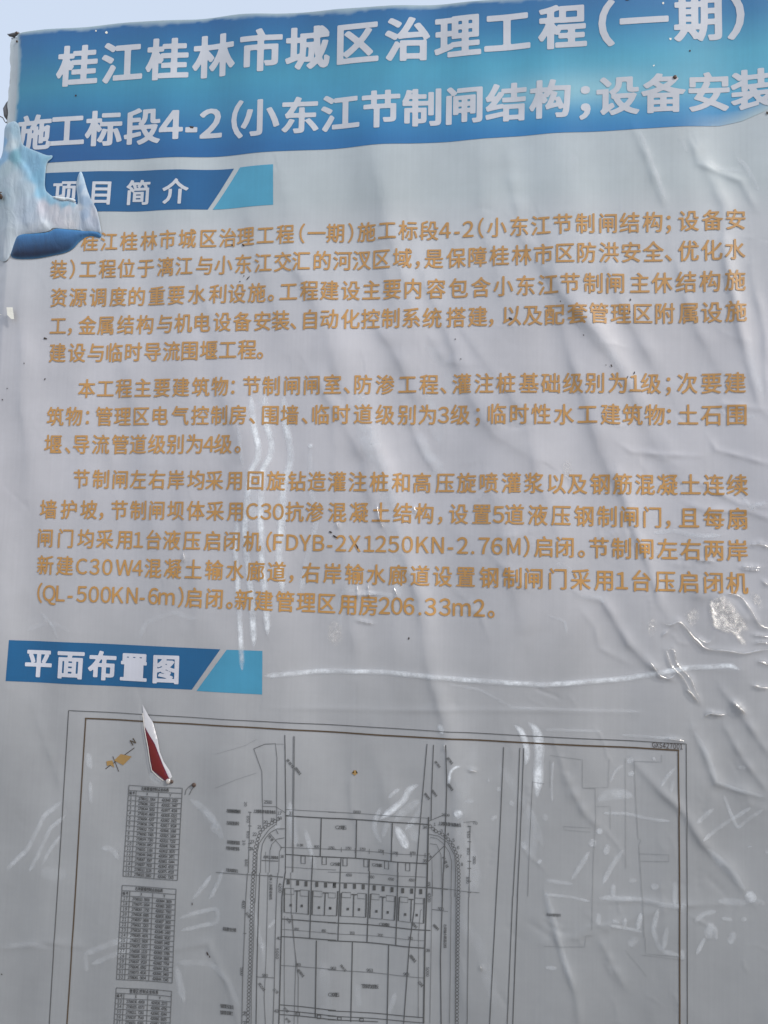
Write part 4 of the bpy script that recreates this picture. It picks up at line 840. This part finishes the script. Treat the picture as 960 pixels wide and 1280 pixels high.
_pn = N(M_peel, 'ShaderNodeTexNoise'); _pn.inputs['Scale'].default_value = 26; _pn.inputs['Detail'].default_value = 4; _pn.inputs['Distortion'].default_value = 1.2
_pm = N(M_peel, 'ShaderNodeMapping'); _pm.inputs['Scale'].default_value = (1.6, 1, .6)
_tc = [n for n in M_peel.node_tree.nodes if n.type == 'TEX_COORD'][0]; L(M_peel, _tc.outputs['Object'], _pm.inputs[0]); L(M_peel, _pm.outputs[0], _pn.inputs[0])
_b0 = [n for n in M_peel.node_tree.nodes if n.type == 'BUMP'][0]; _b1 = N(M_peel, 'ShaderNodeBump'); _b1.inputs['Strength'].default_value = .3; _b1.inputs['Distance'].default_value = .010
L(M_peel, _pn.outputs[0], _b1.inputs['Height']); L(M_peel, _b1.outputs[0], _b0.inputs['Normal'])
SEEDS = [((200,200),(118,158,182)),((260,280),(112,152,178)),((300,380),(108,152,178)),((325,480),(116,158,182)),((385,225),(120,160,182)),((400,545),(120,158,180)),((500,575),(112,150,172)),((570,575),(130,160,178)),
 ((60,300),(158,176,184)),((110,400),(160,174,184)),((120,520),(154,168,178)),((60,520),(150,168,178)),((180,600),(156,168,180)),((230,480),(150,166,178)),((250,600),(146,160,174)),((230,700),(156,168,182)),((40,650),(156,168,176)),((30,850),(160,168,176)),((80,800),(158,168,176)),
 ((170,775),(170,180,190)),((280,775),(172,180,190)),((370,768),(174,182,190)),((80,130),(160,174,182)),((110,30),(130,156,172)),((70,60),(150,168,180)),((125,225),(92,134,150)),((25,100),(112,152,188)),((20,220),(120,156,186)),
 ((345,600),(166,168,178)),((420,630),(168,170,178)),((520,620),(166,168,176)),((450,700),(164,166,174)),((540,720),(170,172,178)),((575,680),(160,166,174)),
 ((610,380),(140,164,184)),((615,470),(128,152,176)),((640,560),(126,146,168)),((650,660),(134,150,170)),((660,750),(148,158,172)),((700,700),(150,158,172)),((730,650),(164,168,178)),((595,600),(164,170,178)),((590,420),(158,174,188)),((650,480),(160,174,188))]
_sp = P([x / 6 for (x, y), c in SEEDS], [160 + y / 6 for (x, y), c in SEEDS]); _sc = np.array([lin(*c) for _, c in SEEDS])
def seed_col(x, z, d):
    w_ = 1 / (((x[:, None] - _sp[:, 0]) ** 2 + (z[:, None] - _sp[:, 1]) ** 2) + 1e-6) ** 2.2; w_ /= w_.sum(1)[:, None]
    c = w_ @ _sc; c = c * (1 + .05 * n2(x * 1.6, z * .6, 40, 3))[:, None]
    e = np.exp(-d / .0025)[:, None] * .5; return c * (1 - e) + lin(168, 184, 194) * e
g6 = lambda *p: C(0,160,6,*p)
def line_d(x, z, pts): return seg_dist(x, z, np.concatenate([pts, pts[::-1][1:]]))
_fold = P(*zip(*g6((110,120),(150,230),(215,310),(260,400),(300,520),(345,700),(395,770)))); _spk = P(*zip(*g6((608,345),(620,470),(645,620),(665,780)))); _spr = P(*zip(*g6((712,580),(745,680),(770,800))))
def flap_lift(x, z, d):
    i = np.argsort(_fold[:, 1]); fxx = np.interp(z, _fold[i, 1], _fold[i, 0]); side = 1 / (1 + np.exp((x - fxx) / .004))
    low = np.clip((z - zf(960)) / (zf(700) - zf(960)), 0, 1)
    v = .0015 * (1 - np.exp(-d / .006)) + .0075 * side * low * (1 - np.exp(-d / .02)) + .003 * np.exp(-(line_d(x, z, _spk) / .012) ** 2) * (1 - np.exp(-d / .006)) + .002 * np.exp(-(line_d(x, z, _spr) / .008) ** 2)
    f2 = line_d(x, z, P(*zip(*g6((185,420),(215,560),(225,720))))); v = v + .0025 * np.exp(-(f2 / .012) ** 2) * side
    return v + .0012 * n2(x * 1.5, z * .4, 60, 9) * (1 - np.exp(-d / .01))
flap = patch('peeled_flap', g6((-30,250),(10,200),(22,60),(25,-20),(60,-50),(110,-55),(150,-20),(158,60),(165,120),(205,150),(290,185),(365,218),(408,212),(400,240),(362,264),(350,345),(345,470),(380,505),(440,548),(500,560),(540,548),(575,572),(592,590),(592,520),(578,450),(588,380),(605,335),(620,335),(634,370),(650,430),(668,490),(698,560),(716,582),(742,640),(760,740),(772,800),(745,785),(690,778),(625,780),(600,768),(520,768),(400,756),(388,782),(280,796),(145,799),(112,860),(90,940),(60,1000),(20,1005),(-30,960)),
      .0025, seed_col, m=M_peel, grid=.0028, liftfn=flap_lift, smooth=2)
flap['label'] = 'pale blue-white vinyl peeled down from the torn top left corner'
pouch = patch('sagging_fold', fl((135,735),(280,738),(390,728),(420,700),(500,705),(600,715),(740,715),(770,750),(755,770),(690,752),(640,765),(598,800),(560,850),(500,885),(400,905),(280,925),(150,928),(88,915),(85,880),(110,800)),
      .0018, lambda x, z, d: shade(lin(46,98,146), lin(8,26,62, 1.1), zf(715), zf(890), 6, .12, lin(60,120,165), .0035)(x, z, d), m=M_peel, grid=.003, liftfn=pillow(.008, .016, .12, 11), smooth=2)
pouch['label'] = 'deep blue pouch of vinyl sagging below the peeled corner'
scrap = patch('torn_scrap', fl((395,462),(480,470),(560,478),(585,495),(560,505),(520,485),(480,500),(430,480)), .0045, shade(lin(190,196,200), lin(180,190,196), zf(460), zf(505)), m=M_peel, step=.005, liftfn=pillow(.004, .004), smooth=1)

# ------------------------------------------------------------------ the slit with the red and white sheet showing, screws, bits
rz = lambda *p: C(150,870,8,*p)
RW = vinyl('old_banner_under', .35, .4)
patch('torn_slit', rz((225,85),(250,130),(285,195),(332,262),(352,340),(378,430),(400,560),(440,660),(500,750),(522,808),(500,830),(440,740),(380,620),(300,470),(245,310),(232,240)), .0018,
      lambda x, z, d: np.tile(np.array([.80,.80,.84]), (len(x), 1)), m=RW, step=.006, liftfn=pillow(.0012, .006), smooth=0)['label'] = 'white curl of vinyl along the tear'
patch('red_layer', rz((246,300),(300,395),(350,475),(392,580),(430,680),(470,770),(495,828),(450,842),(390,790),(325,740),(310,660),(285,510),(262,395)), .0030,
      lambda x, z, d: np.where((d < .0016)[:, None], np.array([.14,.012,.05]), np.array([.17,.005,.006])), m=RW, step=.006, liftfn=pillow(.0012, .006))['label'] = 'dark red strip showing in the tear'
strips('slit_edge', [(rz((230,170),(246,300),(262,395),(285,510),(305,650),(325,742),(385,800),(440,842)), .9)], (.85,.80,.74), lift=.0045, colvar=0)
def screw(px, py, rpx, m=M_rust, name='screw'):
    c = P(px, py); r = rpx * pxm(px, py); h = float(hgt(*c)); bm = bmesh.new()
    for rr, y in ((1.0, 0), (1.0, -.25), (.8, -.55), (.35, -.7)): bmesh.ops.create_circle(bm, segments=14, radius=r * rr, matrix=Matrix.Translation((c[0], -h - .001 + y * r, c[1])) @ Matrix.Rotation(math.pi/2, 4, 'X'))
    vs = bm.verts[:]; 
    for k in range(3):
        for i in range(14): a, b = vs[k*14+i], vs[k*14+(i+1)%14]; c2, d2 = vs[(k+1)*14+(i+1)%14], vs[(k+1)*14+i]; bm.faces.new((a, b, c2, d2))
    bm.faces.new(vs[42:56]); bmesh.ops.recalc_face_normals(bm, faces=bm.faces[:])
    me = bpy.data.meshes.new(name); bm.to_mesh(me); bm.free(); return link(name, me, board, m)
M_tin = grime(mat('bright_tin', (.62,.58,.55,1), .35, .3), 200, .3, 1.3, .8)
screw(210.5, 976.5, 3.2, M_tin); screw(214.5, 977, 2.2); screw(242.3, 981.2, 2.6); screw(843.5, 97, 2.6); screw(20.5, 51, 1.3); screw(20, 40, 1.5)
screw(242.8, 981.8, 1.5, M_tin)
strips('crease_line', [(C(150,870,8,(648,990),(660,940),(690,905),(722,885)), .9), (C(150,870,8,(690,990),(712,945),(735,910)), .9)], (.18,.185,.19))
# small dark nicks and specks in the vinyl
def speck(px, py, rpx, m=M_dark, name='nick', seed=0, el=1.0, ang=0.0, lift=.0014):
    r = random.Random(seed + int(px * 7 + py)); pts = []
    for k in range(9):
        a = 2*math.pi*k/9; q = rpx * r.uniform(.55, 1.15); x_, y_ = q*math.cos(a)*el, q*math.sin(a)/el
        pts.append((px + x_*math.cos(ang) - y_*math.sin(ang), py + x_*math.sin(ang) + y_*math.cos(ang)))
    o = patch(name, pts, lift, (.05,.03,.025), m=m, step=.01); return o
for a in ((290,306,1.2,1,0),(304,306.5,1.5,1.3,.8),(57.5,423.5,2.0,1.6,.2),(57,474,1.2,.7,.3),(638,399,2.4,1.6,.3),(788,375,1.5,.8,0),(787,390,1.1,.8,0),(764,458,1.5,1.6,1.0),(757,457,.9,1,0),(793,466,1.4,1.8,1.9),(784,472,1.1,2,2),
          (413,665,1.8,1.7,.4),(419,671,2.4,1.5,.4),(446,683,2.4,1.9,1.1),(95.5,120.5,1.4,1,0),(729,420,1.0,1,0),(569,424,.9,1,0),(862.5,63,1.3,1,0),(906,760,1.2,1,0),(511,798,1.4,.7,0),(7,326,2.0,2.2,2.8),(4,500,1,1,0),(10,486,.8,1,0),
          (238.5,158,2.6,1.3,.1),(259,1192,1.8,1.6,1.1),(262,1196,1.2,1.5,1.1),(240,1130,1.2,.6,0),(32,455,.9,.7,0),(959,141,2.0,1,0),(784,0.5,2,1.5,0),(2,1218,1,1,0),(700,378,.9,1,0),(576,449,.9,1,0),(305,345,.9,1,0),(310,348,1.5,2.4,2.3),(300,352,1,1,0)):
    speck(*a[:3], el=a[3], ang=a[4])
for a in ((829,4.5,1.8,.9,.3),(838,49,1.6,1,0),(120,39,1.3,1,0),(133.5,41,1.8,1,0),(817,83,1.2,1,0)):
    pts_o = speck(a[0], a[1], a[2], M_paper, 'bare_fleck', el=a[3], ang=a[4], lift=.0012)
patch('paper_scrap', [(11.5,386),(19.5,386.2),(21.5,400.5),(18,401),(12.5,395.5)], .006, (.8,.8,.75), m=M_paper, step=.006, liftfn=lambda x, z, d: .004 + 0*x)
patch('edge_nick', C(0,340,6,(0,318),(20,320),(18,322),(0,324)), .003, (.8,.8,.8), m=M_paper)

# wire ties and bracket at the board's left edge
def tube(name, pts, r, m, parent=board, seg=8):
    V = []; Fc = []; pts = [Vector(p) for p in pts]; n = len(pts)
    for i, p in enumerate(pts):
        t = (pts[min(i+1, n-1)] - pts[max(i-1, 0)]).normalized(); a = t.orthogonal().normalized(); b = t.cross(a)
        if i and (a.dot(pa) < 0): a, b = -a, -b
        pa = a
        rr = r[i] if isinstance(r, (list, tuple)) else r
        V += [p + (a*math.cos(2*math.pi*k/seg) + b*math.sin(2*math.pi*k/seg)) * rr for k in range(seg)]
    for i in range(n-1):
        for k in range(seg): Fc.append((i*seg+k, i*seg+(k+1)%seg, (i+1)*seg+(k+1)%seg, (i+1)*seg+k))
    Fc += [tuple(range(seg))[::-1], tuple((n-1)*seg + k for k in range(seg))]
    return link(name, mesh(name, V, Fc), parent, m)
def W(px, py, y): a = P(px, py); return (float(a[0]), y, float(a[1]))
mp_ = pxm(8, 140)
tube('corner_clip', [W(5.5,38.5,-.004), W(9,40.5,-.006), W(14,41,-.008), W(22,38.8,-.01)], [.0008,.004,.006,.003], M_steel)
tube('corner_clip', [W(14,44,-.004), W(15,39,-.006), W(17,37.5,-.008)], [.003,.004,.002], M_steel)
tube('edge_bracket', [W(7,119,.004), W(4.5,124,.004), W(3,132,.002), W(3.5,140,.002), W(6,147,.004)], [.002,.006,.010,.009,.003], M_steel)
tube('tie_wire', [W(6,146,.0), W(3.5,150,-.004), W(1,147,0), W(-4,140,.01), W(-10,137,.012)], .0014, M_rust)
tube('tie_wire', [W(-6,252,0), W(0,246,-.012), W(3,248,-.034), W(1.5,243,-.03), W(5,243,-.03)], [.002,.006,.009,.003,.002], M_rust)
tube('edge_cord', [W(12.0,44,-.006), W(11.4,70,-.006), W(10.0,95,-.006), W(8.6,118,-.006), W(6.2,150,-.006), W(3.4,190,-.006), W(-1,240,-.006)], [.0018,.0013,.0016,.0014,.0018,.0014,.0014], M_steel)
